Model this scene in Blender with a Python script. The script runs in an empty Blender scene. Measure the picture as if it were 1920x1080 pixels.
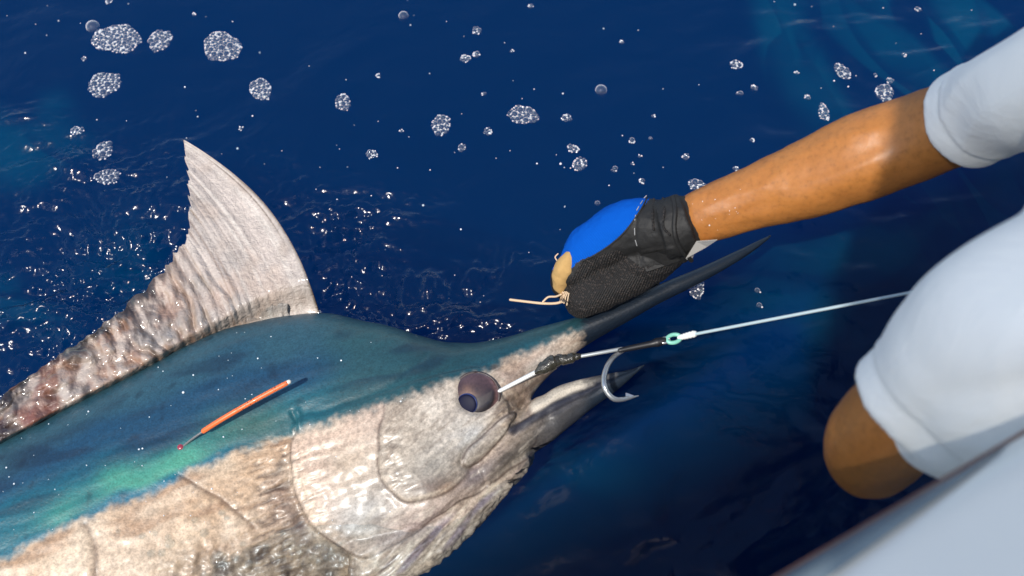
import bpy, bmesh, math, random
import numpy as np
from mathutils import Vector, Matrix
from mathutils.bvhtree import BVHTree

random.seed(7)
rng = np.random.default_rng(11)
R = math.radians
scene = bpy.context.scene
col = scene.collection

# ------------------------------------------------------------------ camera
CAM = np.array([0.0, -0.75, 1.30])
PITCH = R(60)
LENS = 39.0
FPX = 1920 * LENS / 36.0
FWD = np.array([0, math.cos(PITCH), -math.sin(PITCH)])
UPV = np.array([0, math.sin(PITCH), math.cos(PITCH)])
RGT = np.array([1.0, 0, 0])
cam_d = bpy.data.cameras.new("camera")
cam = bpy.data.objects.new("camera", cam_d)
col.objects.link(cam)
cam.location = CAM
cam.rotation_euler = (R(90) - PITCH, 0, 0)
cam_d.sensor_width = 36
cam_d.lens = LENS
cam_d.clip_start = 0.02
cam_d.clip_end = 2000
cam_d.dof.use_dof = True
cam_d.dof.focus_distance = 1.46
cam_d.dof.aperture_fstop = 3.6
scene.camera = cam

# ------------------------------------------------------------------ sky, sun, exposure
SUN_AZ = np.array([-0.47, -0.883]); SUN_AZ /= np.linalg.norm(SUN_AZ)
SUN_EL = R(58.5)
SUN = np.array([SUN_AZ[0]*math.cos(SUN_EL), SUN_AZ[1]*math.cos(SUN_EL), math.sin(SUN_EL)])
world = bpy.data.worlds.new("World")
scene.world = world
world.use_nodes = True
wn = world.node_tree.nodes; wl = world.node_tree.links
bg = wn["Background"]
sky = wn.new("ShaderNodeTexSky")
sky.sky_type = 'NISHITA'
sky.sun_disc = False
sky.sun_elevation = SUN_EL
sky.sun_rotation = math.atan2(SUN[0], SUN[1])
sky.air_density = 1.0
sky.dust_density = 0.6
wl.new(sky.outputs[0], bg.inputs[0])
bg.inputs[1].default_value = 0.15
sun_d = bpy.data.lights.new("sun", 'SUN')
sun_d.energy = 3.6
sun_d.angle = R(0.53)
sun_d.color = (1.0, 0.95, 0.87)
sun = bpy.data.objects.new("sun", sun_d)
col.objects.link(sun)
sun.rotation_euler = Vector(SUN).to_track_quat('Z', 'Y').to_euler()
scene.view_settings.view_transform = 'Standard'
scene.view_settings.look = 'None'
scene.view_settings.exposure = 0.35
scene.view_settings.gamma = 1.0
scene.view_settings.use_curve_mapping = False
scene.render.engine = 'CYCLES'
scene.cycles.use_denoising = True
scene.cycles.transparent_max_bounces = 24
scene.cycles.max_bounces = 10
scene.cycles.caustics_reflective = False
scene.cycles.caustics_refractive = False
scene.cycles.sample_clamp_indirect = 4.0

# ------------------------------------------------------------------ helpers
def ray(px, py):
    return FWD + RGT * ((px - 960) / FPX) - UPV * ((py - 540) / FPX)

def W(px, py, z=0.0):
    """point of the level plane at height z that the reference shows at (px, py)"""
    d = ray(px, py)
    return CAM + d * ((z - CAM[2]) / d[2])

def PD(px, py, depth):
    return CAM + ray(px, py) * depth

def proj(v):
    v = np.asarray(v, float) - CAM
    dep = v @ FWD
    return np.stack([960 + FPX * (v @ RGT) / dep, 540 - FPX * (v @ UPV) / dep], -1)

def lin(c):
    c = np.asarray(c, float) / 255.0
    return np.where(c <= 0.04045, c / 12.92, ((c + 0.055) / 1.055) ** 2.4)

_perm = np.random.default_rng(3).permutation(4096)
_grad = np.random.default_rng(4).normal(size=(4096, 3))
_grad /= np.linalg.norm(_grad, axis=1)[:, None]
def noise(p, scale=1.0, seed=0):
    p = np.asarray(p, float)
    if p.shape[-1] == 2:
        p = np.concatenate([p, np.zeros(p.shape[:-1] + (1,))], -1)
    p = p * scale + seed * 17.31
    i = np.floor(p).astype(np.int64); f = p - i
    u = f * f * f * (f * (f * 6 - 15) + 10)
    out = 0
    for dx in (0, 1):
        for dy in (0, 1):
            for dz in (0, 1):
                h = _perm[(_perm[(_perm[(i[..., 0] + dx) & 4095] + i[..., 1] + dy) & 4095] + i[..., 2] + dz) & 4095]
                g = _grad[h]
                d = f - np.array([dx, dy, dz])
                w = (u[..., 0] if dx else 1 - u[..., 0]) * (u[..., 1] if dy else 1 - u[..., 1]) * (u[..., 2] if dz else 1 - u[..., 2])
                out = out + w * (g * d).sum(-1)
    return out * 1.6

def fbm(p, scale, octs=3, seed=0):
    s = 0; a = 1.0
    for k in range(octs):
        s = s + a * noise(p, scale * 2 ** k, seed + k); a *= 0.5
    return s

def sstep(a, b, x):
    t = np.clip((x - a) / (b - a), 0, 1)
    return t * t * (3 - 2 * t)

def seg_dist(P, poly, closed=False):
    poly = np.asarray(poly, float)
    n = len(poly)
    best = np.full(len(P), 1e9)
    for k in range(n if closed else n - 1):
        a = poly[k]; b = poly[(k + 1) % n]
        ab = b - a
        t = np.clip(((P - a) @ ab) / (ab @ ab + 1e-12), 0, 1)
        q = a + t[:, None] * ab
        best = np.minimum(best, np.linalg.norm(P - q, axis=1))
    return best

def inside(P, poly):
    poly = np.asarray(poly, float)
    c = np.zeros(len(P), bool)
    n = len(poly); j = n - 1
    for i in range(n):
        xi, yi = poly[i]; xj, yj = poly[j]
        cond = (yi > P[:, 1]) != (yj > P[:, 1])
        xx = (xj - xi) * (P[:, 1] - yi) / ((yj - yi) if yj != yi else 1e-9) + xi
        c ^= cond & (P[:, 0] < xx)
        j = i
    return c

def sdf(P, poly):
    d = seg_dist(P, poly, True)
    return np.where(inside(P, poly), -d, d)

def smooth_poly(pts, n=8, closed=True):
    pts = np.asarray(pts, float)
    m = len(pts); out = []
    for k in range(m if closed else m - 1):
        if closed:
            p0, p1, p2, p3 = pts[k - 1], pts[k], pts[(k + 1) % m], pts[(k + 2) % m]
        else:
            p0, p1, p2, p3 = pts[max(k - 1, 0)], pts[k], pts[k + 1], pts[min(k + 2, m - 1)]
        for t in np.linspace(0, 1, n, endpoint=False):
            out.append(0.5 * ((2 * p1) + (-p0 + p2) * t + (2 * p0 - 5 * p1 + 4 * p2 - p3) * t * t + (-p0 + 3 * p1 - 3 * p2 + p3) * t ** 3))
    if not closed:
        out.append(pts[-1])
    return np.array(out)

def mesh_obj(name, verts, faces, mat=None, parent=None, smooth=True, link=True):
    me = bpy.data.meshes.new(name)
    verts = np.asarray(verts, float)
    if isinstance(faces, np.ndarray) and faces.ndim == 2:
        nf, k = faces.shape
        me.vertices.add(len(verts)); me.vertices.foreach_set('co', verts.ravel())
        me.loops.add(nf * k); me.loops.foreach_set('vertex_index', faces.ravel().astype(np.int32))
        me.polygons.add(nf); me.polygons.foreach_set('loop_start', np.arange(0, nf * k, k, dtype=np.int32))
        me.update(calc_edges=True)
    else:
        me.from_pydata([tuple(v) for v in verts], [], [tuple(f) for f in faces])
        me.update()
    if smooth:
        me.polygons.foreach_set('use_smooth', np.ones(len(me.polygons), bool))
    if mat:
        me.materials.append(mat)
    o = bpy.data.objects.new(name, me)
    if link:
        col.objects.link(o)
    if parent:
        o.parent = parent
        o.matrix_parent_inverse = Matrix.Translation(-Vector(parent.location)) if parent.location.length else Matrix()
    return o

def set_color(o, rgb, name='pigment'):
    me = o.data
    a = me.color_attributes.new(name, 'FLOAT_COLOR', 'POINT')
    c = np.ones((len(me.vertices), 4), np.float32)
    c[:, :3] = rgb
    a.data.foreach_set('color', c.ravel())

def tag(o, label=None, cat=None, group=None, kind=None):
    if label: o['label'] = label
    if cat: o['category'] = cat
    if group: o['group'] = group
    if kind: o['kind'] = kind
    return o

def frames(path):
    path = np.asarray(path, float)
    t = np.gradient(path, axis=0)
    t /= np.linalg.norm(t, axis=1)[:, None] + 1e-12
    ref = np.array([0, 0, 1.0]) if abs(t[0][2]) < 0.9 else np.array([0, 1.0, 0])
    n = np.zeros_like(path)
    v = np.cross(t[0], ref); v /= np.linalg.norm(v)
    for i in range(len(path)):
        v = v - t[i] * (v @ t[i]); v /= np.linalg.norm(v)
        n[i] = v
    return t, n, np.cross(t, n)

def tube(path, radii, seg=16, caps=True, squash=None):
    """swept tube with rounded ends. returns verts, faces"""
    path = np.asarray(path, float); radii = np.asarray(radii, float)
    if caps:
        t0 = path[0] - path[1]; t0 /= np.linalg.norm(t0)
        t1 = path[-1] - path[-2]; t1 /= np.linalg.norm(t1)
        ths = np.array([80, 55, 28]) * math.pi / 180
        pre = [path[0] + t0 * radii[0] * math.sin(a) for a in ths]
        pr = [radii[0] * math.cos(a) for a in ths]
        post = [path[-1] + t1 * radii[-1] * math.sin(a) for a in ths[::-1]]
        por = [radii[-1] * math.cos(a) for a in ths[::-1]]
        path = np.vstack([pre, path, post]); radii = np.concatenate([pr, radii, por])
    t, n, b = frames(path)
    ang = np.linspace(0, 2 * math.pi, seg, endpoint=False)
    V = path[:, None, :] + radii[:, None, None] * (np.cos(ang)[None, :, None] * n[:, None, :] + np.sin(ang)[None, :, None] * b[:, None, :])
    m = len(path)
    V = V.reshape(-1, 3)
    F = []
    for i in range(m - 1):
        for j in range(seg):
            k = (j + 1) % seg
            F.append((i * seg + j, i * seg + k, (i + 1) * seg + k, (i + 1) * seg + j))
    F.append(tuple(range(seg - 1, -1, -1)))
    F.append(tuple(range((m - 1) * seg, m * seg)))
    return V, F

def resample(pts, rad, n=6):
    p = smooth_poly(pts, n, closed=False)
    r = np.interp(np.linspace(0, len(rad) - 1, len(p)), np.arange(len(rad)), rad)
    return p, r

def join(parts):
    V = []; F = []; o = 0
    for v, f in parts:
        V.append(v); F += [tuple(i + o for i in q) for q in f]; o += len(v)
    return np.vstack(V), F

def remesh(parts, voxel):
    V, F = join(parts)
    o = mesh_obj('temp_shape', V, F)
    m = o.modifiers.new('r', 'REMESH'); m.mode = 'VOXEL'; m.voxel_size = voxel
    dg = bpy.context.evaluated_depsgraph_get(); dg.update()
    e = o.evaluated_get(dg); me = e.to_mesh()
    nv = len(me.vertices)
    co = np.empty(nv * 3); me.vertices.foreach_get('co', co); co = co.reshape(-1, 3)
    nl = len(me.loops)
    vi = np.empty(nl, np.int32); me.loops.foreach_get('vertex_index', vi)
    faces = vi.reshape(-1, 4)
    e.to_mesh_clear()
    d = o.data
    bpy.data.objects.remove(o); bpy.data.meshes.remove(d)
    return co, faces.copy()

def relax(co, faces, it=4, lam=0.5):
    e = np.vstack([faces[:, [0, 1]], faces[:, [1, 2]], faces[:, [2, 3]], faces[:, [3, 0]]])
    cnt = np.bincount(e[:, 0], minlength=len(co)) + np.bincount(e[:, 1], minlength=len(co))
    for _ in range(it):
        s = np.zeros_like(co)
        for k in range(3):
            s[:, k] = np.bincount(e[:, 0], co[e[:, 1], k], len(co)) + np.bincount(e[:, 1], co[e[:, 0], k], len(co))
        co = co + lam * (s / np.maximum(cnt, 1)[:, None] - co)
    return co

def vnormals(co, faces):
    a = co[faces[:, 2]] - co[faces[:, 0]]; b = co[faces[:, 3]] - co[faces[:, 1]]
    fn = np.cross(a, b)
    n = np.zeros_like(co)
    for k in range(4):
        for c in range(3):
            n[:, c] += np.bincount(faces[:, k], fn[:, c], len(co))
    return n / (np.linalg.norm(n, axis=1)[:, None] + 1e-15)

# ------------------------------------------------------------------ materials
def new_mat(name):
    m = bpy.data.materials.new(name); m.use_nodes = True
    return m, m.node_tree.nodes, m.node_tree.links

def set_p(b, **kw):
    names = dict(color='Base Color', rough='Roughness', metal='Metallic', spec='Specular IOR Level', coat='Coat Weight', coatr='Coat Roughness',
                 trans='Transmission Weight', ior='IOR', sss='Subsurface Weight', sssr='Subsurface Radius', ssss='Subsurface Scale', sheen='Sheen Weight', alpha='Alpha')
    for k, v in kw.items():
        if k == 'color': v = (*v, 1)
        b.inputs[names[k]].default_value = v

def nmix(N, L, blend, fac, a, b):
    n = N.new('ShaderNodeMix'); n.data_type = 'RGBA'; n.blend_type = blend
    for sock, v in ((n.inputs['Factor'], fac), (n.inputs[6], a), (n.inputs[7], b)):
        if hasattr(v, 'node'): L.new(v, sock)
        elif isinstance(v, (int, float)): sock.default_value = v
        else: sock.default_value = (*v, 1)
    return n.outputs[2]

def ntex(N, L, scale, detail=4, rough=0.55, vec=None, dist=0.0):
    t = N.new('ShaderNodeTexNoise'); t.inputs['Scale'].default_value = scale
    t.inputs['Detail'].default_value = detail; t.inputs['Roughness'].default_value = rough
    t.inputs['Distortion'].default_value = dist
    if vec is not None: L.new(vec, t.inputs['Vector'])
    return t

def nramp(N, L, src, stops):
    r = N.new('ShaderNodeValToRGB'); e = r.color_ramp.elements
    while len(e) < len(stops): e.new(0.5)
    for k, (p, c) in enumerate(stops):
        e[k].position = p; e[k].color = (c, c, c, 1) if isinstance(c, (int, float)) else (*c, 1)
    L.new(src, r.inputs[0])
    return r.outputs[0]

def nbump(N, L, src, strength, dist, prev=None):
    b = N.new('ShaderNodeBump'); b.inputs['Strength'].default_value = strength; b.inputs['Distance'].default_value = dist
    L.new(src, b.inputs['Height'])
    if prev is not None: L.new(prev, b.inputs['Normal'])
    return b.outputs[0]

def objvec(N, L, scale=(1, 1, 1), rot=(0, 0, 0)):
    tc = N.new('ShaderNodeTexCoord'); mp = N.new('ShaderNodeMapping')
    mp.inputs['Scale'].default_value = scale; mp.inputs['Rotation'].default_value = rot
    L.new(tc.outputs['Object'], mp.inputs['Vector'])
    return mp.outputs[0]

def plain(name, color, rough=0.5, bump=None, var=0.12, vscale=40, **kw):
    m, N, L = new_mat(name); b = N['Principled BSDF']
    set_p(b, color=color, rough=rough, **kw)
    v = objvec(N, L)
    t = ntex(N, L, vscale, 5, 0.6, v)
    lo = tuple(c * (1 - var) for c in color); hi = tuple(min(1, c * (1 + var)) for c in color)
    L.new(nmix(N, L, 'MIX', t.outputs[0], lo, hi), b.inputs['Base Color'])
    if bump:
        t2 = ntex(N, L, bump[0], 4, 0.6, v)
        L.new(nbump(N, L, t2.outputs[0], bump[1], bump[2]), b.inputs['Normal'])
    return m

M = {}
# water
m, N, L = new_mat('sea_water'); M['water'] = m
N.remove(N['Principled BSDF'])
out = N['Material Output']
v = objvec(N, L)
n1 = ntex(N, L, 55, 3, 0.55, v, 0.6)
bm_ = nbump(N, L, n1.outputs[0], 0.35, 0.004)
fr = N.new('ShaderNodeFresnel'); fr.inputs['IOR'].default_value = 1.333; L.new(bm_, fr.inputs['Normal'])
gl = N.new('ShaderNodeBsdfGlossy'); gl.inputs['Roughness'].default_value = 0.15; L.new(bm_, gl.inputs['Normal'])
tr = N.new('ShaderNodeBsdfTransparent'); tr.inputs[0].default_value = (0.93, 0.97, 1, 1)
mx = N.new('ShaderNodeMixShader'); L.new(fr.outputs[0], mx.inputs[0]); L.new(tr.outputs[0], mx.inputs[1]); L.new(gl.outputs[0], mx.inputs[2])
L.new(mx.outputs[0], out.inputs['Surface'])
va = N.new('ShaderNodeVolumeAbsorption'); va.inputs['Color'].default_value = (0.0, 0.66, 0.88, 1); va.inputs['Density'].default_value = 1.0
vs_ = N.new('ShaderNodeVolumeScatter'); vs_.inputs['Color'].default_value = (0.0, 0.40, 1, 1); vs_.inputs['Density'].default_value = 0.108
ad_ = N.new('ShaderNodeAddShader'); L.new(va.outputs[0], ad_.inputs[0]); L.new(vs_.outputs[0], ad_.inputs[1])
L.new(ad_.outputs[0], out.inputs['Volume'])
# the blue depths
m, N, L = new_mat('deep_blue'); M['deep'] = m
b = N['Principled BSDF']; set_p(b, rough=1.0, spec=0.0)
v = objvec(N, L, (1.0, 0.30, 1), (0, 0, R(-32)))
t = ntex(N, L, 0.55, 3, 0.5, v, 0.7)
v2_ = objvec(N, L); t2 = ntex(N, L, 0.16, 2, 0.5, v2_, 0.3)
f = nramp(N, L, t.outputs[0], [(0.45, 0.0), (0.80, 1.0)])
sx_ = N.new('ShaderNodeSeparateXYZ'); L.new(v2_, sx_.inputs[0])
wash = nramp(N, L, sx_.outputs['X'], [(0.0, 0.12), (1.0, 1.0)])
mr = N.new('ShaderNodeMapRange'); mr.inputs['From Min'].default_value = -1.0; mr.inputs['From Max'].default_value = 5.5; L.new(sx_.outputs['X'], mr.inputs['Value'])
L.new(mr.outputs[0], wash.node.inputs[0])
ff = nmix(N, L, 'MULTIPLY', 1.0, f, wash)
basec = nmix(N, L, 'MIX', t2.outputs[0], (0.0015, 0.024, 0.090), (0.0015, 0.044, 0.118))
L.new(nmix(N, L, 'MIX', ff, basec, (0.003, 0.15, 0.24)), b.inputs['Base Color'])  # teal streaks of reflected sky painted into the deep colour
# fish skin, vertex colour holds its pattern and the painted gill-edge shadow
def pigment_mat(name, rough, coat, grain, bumps, coatr=0.06, gr=(0.62, 1.22)):
    m, N, L = new_mat(name); b = N['Principled BSDF']
    set_p(b, rough=rough, coat=coat, coatr=coatr)
    at = N.new('ShaderNodeAttribute'); at.attribute_name = 'pigment'
    v = objvec(N, L)
    t = ntex(N, L, grain, 3, 0.7, v)
    g = nramp(N, L, t.outputs[0], [(0.28, gr[0]), (0.5, 0.98), (0.75, gr[1])])
    L.new(nmix(N, L, 'MULTIPLY', 1.0, at.outputs[0], g), b.inputs['Base Color'])
    prev = None
    for sc, st, di, stretch, rz in bumps:
        vv = objvec(N, L, stretch, (0, 0, rz))
        tt = ntex(N, L, sc, 3, 0.6, vv, 0.4)
        prev = nbump(N, L, tt.outputs[0], st, di, prev)
    L.new(prev, b.inputs['Normal'])
    return m
M['skin_fish'] = pigment_mat('marlin_skin', 0.45, 0.13, 420, [(260, 0.35, 0.0012, (1, 1, 1), 0), (120, 0.15, 0.002, (0.35, 1, 1), R(-28))], coatr=0.18)
M['fin'] = pigment_mat('fin_membrane', 0.45, 1.0, 230, [(95, 0.7, 0.006, (1, 1, 1), 0), (300, 0.4, 0.002, (1, 1, 1), 0)], coatr=0.12, gr=(0.86, 1.1))
M['skin'] = None

# ------------------------------------------------------------------ water
def axis_coords(a, b, step, far, grow=1.35):
    inner = list(np.arange(a, b, step))
    s = step; x = inner[-1]; hi = []
    while x < far:
        s *= grow; x += s; hi.append(x)
    s = step; x = a; lo = []
    while x > -far:
        s *= grow; x -= s; lo.append(x)
    return np.array(lo[::-1] + inner + hi)
xs = axis_coords(-0.88, 0.90, 0.0022, 400)
ys = axis_coords(-0.45, 0.60, 0.0022, 400)
X, Y = np.meshgrid(xs, ys)
P2 = np.stack([X.ravel(), Y.ravel()], -1)
near = (np.abs(P2[:, 0]) < 1.6) & (np.abs(P2[:, 1]) < 1.3)
Q = P2[near]
def blob(px, py, sx, sy, ang=0):
    c = W(px, py, 0)[:2]
    d = Q - c; a = R(ang)
    u = d[:, 0] * math.cos(a) + d[:, 1] * math.sin(a); w_ = -d[:, 0] * math.sin(a) + d[:, 1] * math.cos(a)
    return np.exp(-(u / sx) ** 2 - (w_ / sy) ** 2)
warp = np.stack([noise(Q, 7, 21), noise(Q, 7, 22)], -1) * 0.03
QW = Q + warp
def rot(p, deg, sx, sy):
    a = R(deg)
    return np.stack([(p[:, 0] * math.cos(a) + p[:, 1] * math.sin(a)) * sx, (-p[:, 0] * math.sin(a) + p[:, 1] * math.cos(a)) * sy], -1)
chop = (1.0 * blob(60, 560, .30, .21, 15) + 0.9 * blob(250, 560, .13, .10, 20) + 0.5 * blob(640, 450, .055, .16, 40) + 0.6 * blob(920, 500, .03, .13, 115) + .6 * blob(640, 430, .035, .16, 120) + .35 * blob(760, 520, .12, .10)
        + 0.9 * blob(620, 560, .10, .05, 10) + 0.8 * blob(850, 620, .14, .035, 0) + 0.12 * blob(400, 1040, .22, .08, 20) + 0.55 * blob(1010, 850, .10, .05, 35) + 0.35 * blob(120, 300, .16, .06, -30))
chop = np.clip(chop + .9 * blob(325, 490, .05, .035) + .9 * blob(262, 585, .05, .03), 0, 1.35)
mid = np.clip(0.8 * blob(1450, 800, .34, .25, 0) + 0.8 * blob(1600, 480, .25, .14, 0) + .9 * blob(1750, 80, .3, .25) + .25 + chop, 0, 1)
h = 0.008 * noise(rot(QW, -35, 1, .55), 4.2, 1) + 0.0014 * noise(rot(QW, -40, 1, .4), 14, 2)
h += mid * (0.0060 * noise(rot(QW, 20, .55, 1), 22, 3) + 0.0055 * noise(rot(QW, -48, 1, .28), 13, 4) + .0015 * noise(rot(QW, 15, .5, 1), 55, 9))
h += chop * (0.016 * noise(rot(QW, 12, .45, 1), 17, 5) + 0.0095 * noise(rot(QW, 8, .55, 1), 38, 6) + 0.0042 * noise(QW, 85, 7) + 0.0016 * noise(QW, 150, 10))
h += 0.00012 * noise(QW, 60, 8)
Z = np.zeros(len(P2)); Z[near] = h * sstep(1.6, 1.1, np.abs(Q[:, 0])) * sstep(1.3, 0.9, np.abs(Q[:, 1]))
Z[~near] = 0
nx, ny = len(xs), len(ys)
idx = np.arange(nx * ny).reshape(ny, nx)
F = np.stack([idx[:-1, :-1], idx[:-1, 1:], idx[1:, 1:], idx[1:, :-1]], -1).reshape(-1, 4)
sea = mesh_obj('sea_water', np.column_stack([P2, Z]), F, M['water'])
tag(sea, 'deep blue rippled sea surface around the fish', 'water', kind='structure')
deep = mesh_obj('deep_water', [(-400, -400, -9.0), (400, -400, -9.0), (400, 400, -9.0), (-400, 400, -9.0)], [(0, 1, 2, 3)], M['deep'], smooth=False)
tag(deep, 'dark blue depths under the sea surface', 'water', kind='structure')
def water_z(x, y):
    i = np.clip(np.searchsorted(xs, x), 0, nx - 1); j = np.clip(np.searchsorted(ys, y), 0, ny - 1)
    return Z[j * nx + i]

# pale volumes added under the surface, standing for sky reflections on ripples
m, N, L = new_mat('painted_sky_streaks'); M['sky_streak_mat'] = m
N.remove(N['Principled BSDF']); out = N['Material Output']
vs_ = N.new('ShaderNodeVolumeScatter'); vs_.inputs['Color'].default_value = (0.01, 0.60, 1, 1); vs_.inputs['Density'].default_value = 1.9
L.new(vs_.outputs[0], out.inputs['Volume'])
sky_streak_parts = []
sky_streaks = [(1475, 50, 300, 60, 66, .9), (1560, 190, 420, 60, 56, .8), (1690, 120, 460, 70, 54, .9), (1790, 50, 360, 60, 52, 1.2), (1880, 150, 400, 80, 50, 1.3), (1640, 10, 240, 50, 55, .8), (1870, 320, 300, 90, 50, 1.2), (1740, 400, 300, 80, 40, .7),
          (1600, 480, 380, 110, 20, .5), (1500, 600, 300, 90, 10, .35), (55, 265, 220, 90, 28, .8), (120, 225, 150, 50, 35, .6), (20, 590, 200, 80, -10, .6), (250, 560, 260, 130, 20, .35), (1060, 880, 220, 90, -40, .35)]
for px, py, ln, wd, an, th in sky_streaks:
    zc = -.13
    c = W(px, py, zc); k_ = np.linalg.norm((c - CAM) @ FWD) / FPX
    dx = W(px + math.cos(R(an)) * 50, py + math.sin(R(an)) * 50, zc) - c
    ax_ = dx / np.linalg.norm(dx); bx_ = np.array([-ax_[1], ax_[0], 0])
    la = ln / 50 * np.linalg.norm(dx) * .75; lb = wd * k_ * 1.15
    rs_ = np.random.default_rng(int(px + py)); ph_ = rs_.uniform(0, 6.28, 3)
    V = [c + np.array([0, 0, .10 * th * .5]), c - np.array([0, 0, .10 * th * .5])]; nr_, ns_ = 8, 36
    for i_ in range(1, nr_ + 1):
        r_ = i_ / nr_
        for sgn in (1, -1):
            for j_ in range(ns_):
                t_ = 2 * math.pi * j_ / ns_
                w_ = 1 + .18 * math.sin(2 * t_ + ph_[0]) + .14 * math.sin(3 * t_ + ph_[1]) + .08 * math.sin(5 * t_ + ph_[2])
                bend = .35 * lb * math.sin(math.cos(t_) * r_ * 3 + ph_[0])
                V.append(c + ax_ * la * r_ * w_ * math.cos(t_) + bx_ * (lb * r_ * w_ * math.sin(t_) + bend) + np.array([0, 0, sgn * (.05 * th * (1 - r_ * r_) ** 2.6 + (.0 if i_ == nr_ else .0004))]))
    F = []
    for sg in (0, 1):
        o1 = 2 + sg * ns_
        for j_ in range(ns_):
            F.append((sg, o1 + j_, o1 + (j_ + 1) % ns_) if sg == 0 else (sg, o1 + (j_ + 1) % ns_, o1 + j_))
        for i_ in range(nr_ - 1):
            a_ = 2 + i_ * 2 * ns_ + sg * ns_; b_ = a_ + 2 * ns_
            for j_ in range(ns_):
                q_ = (a_ + j_, b_ + j_, b_ + (j_ + 1) % ns_, a_ + (j_ + 1) % ns_)
                F.append(q_ if sg == 0 else q_[::-1])
    sky_streak_parts.append((np.array(V), F))
V, F = join(sky_streak_parts)
ao = mesh_obj('painted_sky_streaks', V, F, M['sky_streak_mat'])
mg = ao.modifiers.new('close', 'WELD'); mg.merge_threshold = .0001
tag(ao, 'pale turquoise streaks added under the sea surface to stand for reflected sky', 'water', kind='stuff')

# ------------------------------------------------------------------ marlin
def section_sweep(st, seg=72, power=2.3):
    """st: (dorsal px, ventral px, zD, zV, half thickness). closed sweep through superellipse sections"""
    D = np.array([W(*s[0], s[2]) for s in st]); V_ = np.array([W(*s[1], s[3]) for s in st]); T = np.array([s[4] for s in st])
    n = 10
    D = smooth_poly(D, n, False); V_ = smooth_poly(V_, n, False)
    T = np.interp(np.linspace(0, len(T) - 1, len(D)), np.arange(len(T)), T)
    ang = np.linspace(0, 2 * math.pi, seg, endpoint=False)
    c = np.sign(np.cos(ang)) * np.abs(np.cos(ang)) ** (2 / power); s_ = np.sign(np.sin(ang)) * np.abs(np.sin(ang)) ** (2 / power)
    Mid = (D + V_) / 2; H = (D - V_) / 2
    ax = np.gradient(Mid, axis=0); ax /= np.linalg.norm(ax, axis=1)[:, None]
    nn = np.cross(ax, H); nn /= np.linalg.norm(nn, axis=1)[:, None] + 1e-12
    nn *= np.sign(nn[:, 2:3])
    V = Mid[:, None, :] + c[None, :, None] * H[:, None, :] + (s_[None, :] * T[:, None])[..., None] * nn[:, None, :]
    m_ = len(D); V = V.reshape(-1, 3)
    F = []
    for i in range(m_ - 1):
        for j in range(seg):
            k = (j + 1) % seg
            F.append((i * seg + j, i * seg + k, (i + 1) * seg + k, (i + 1) * seg + j))
    F.append(tuple(range(seg - 1, -1, -1))); F.append(tuple(range((m_ - 1) * seg, m_ * seg)))
    return V, F

trunk = section_sweep([
    ((-1500, 1640), (-1480, 1700), -.16, -.17, .018),
    ((-900, 1350), (-830, 1520), -.13, -.16, .045),
    ((-500, 1120), (-330, 1440), -.09, -.13, .075),
    ((-150, 905), (60, 1390), -.05, -.130, .098),
    ((70, 797), (300, 1340), -.035, -.128, .104),
    ((250, 707), (480, 1250), -.03, -.125, .104),
    ((420, 623), (640, 1155), -.025, -.118, .100),
    ((597, 590), (742, 1095), -.02, -.088, .094),
    ((700, 609), (850, 1022), -.018, -.05, .085),
    ((780, 632), (922, 945), -.016, -.04, .074),
    ((850, 648), (985, 880), -.012, -.03, .064),
    ((895, 650), (1000, 850), -.008, -.025, .055),
    ((925, 665), (1000, 810), -.004, -.02, .036),
], seg=90, power=2.25)
upper_jaw = section_sweep([
    ((800, 640), (930, 850), -.014, -.03, .060),
    ((880, 646), (972, 790), -.008, -.012, .052),
    ((920, 642), (990, 757), -.004, -.004, .045),
    ((960, 634), (1004, 728), .0, .0, .038),
    ((1020, 615), (1032, 697), .008, .006, .031),
    ((1080, 598), (1088, 653), .016, .012, .023),
    ((1120, 584), (1130, 628), .022, .018, .019),
    ((1165, 566), (1178, 602), .027, .023, .016),
    ((1220, 541), (1234, 570), .032, .029, .0125),
    ((1300, 507), (1312, 531), .037, .035, .010),
    ((1380, 471), (1389, 487), .040, .039, .007),
    ((1430, 447), (1434, 455), .041, .041, .0035),
    ((1446, 439), (1448, 442), .041, .041, .0012),
], seg=40, power=2.0)
lower_jaw = section_sweep([
    ((870, 820), (930, 935), -.02, -.035, .052),
    ((920, 800), (965, 900), -.014, -.03, .046),
    ((965, 778), (1000, 852), -.006, -.02, .036),
    ((1008, 744), (1034, 828), .0, -.012, .029),
    ((1055, 721), (1072, 797), .004, -.008, .023),
    ((1100, 708), (1113, 764), .007, -.002, .017),
    ((1150, 698), (1160, 730), .009, .004, .011),
    ((1195, 687), (1198, 696), .010, .009, .004),
    ((1209, 682), (1211, 685), .010, .010, .0012),
], seg=40, power=2.0)
throat = section_sweep([
    ((660, 1000), (660, 1120), -.030, -.040, .024),
    ((740, 975), (778, 1084), -.022, -.034, .025),
    ((820, 935), (852, 1032), -.016, -.030, .023),
    ((890, 890), (917, 968), -.010, -.026, .019),
    ((950, 852), (966, 908), -.008, -.022, .018),
    ((985, 840), (993, 874), -.006, -.018, .011),
], seg=40, power=2.0)
co, fc = remesh([trunk, upper_jaw, lower_jaw, throat], 0.0021)
co = relax(co, fc, 5)
PX = proj(co)
nz = vnormals(co, fc)
up_side = sstep(-0.1, 0.3, nz[:, 2])
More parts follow.
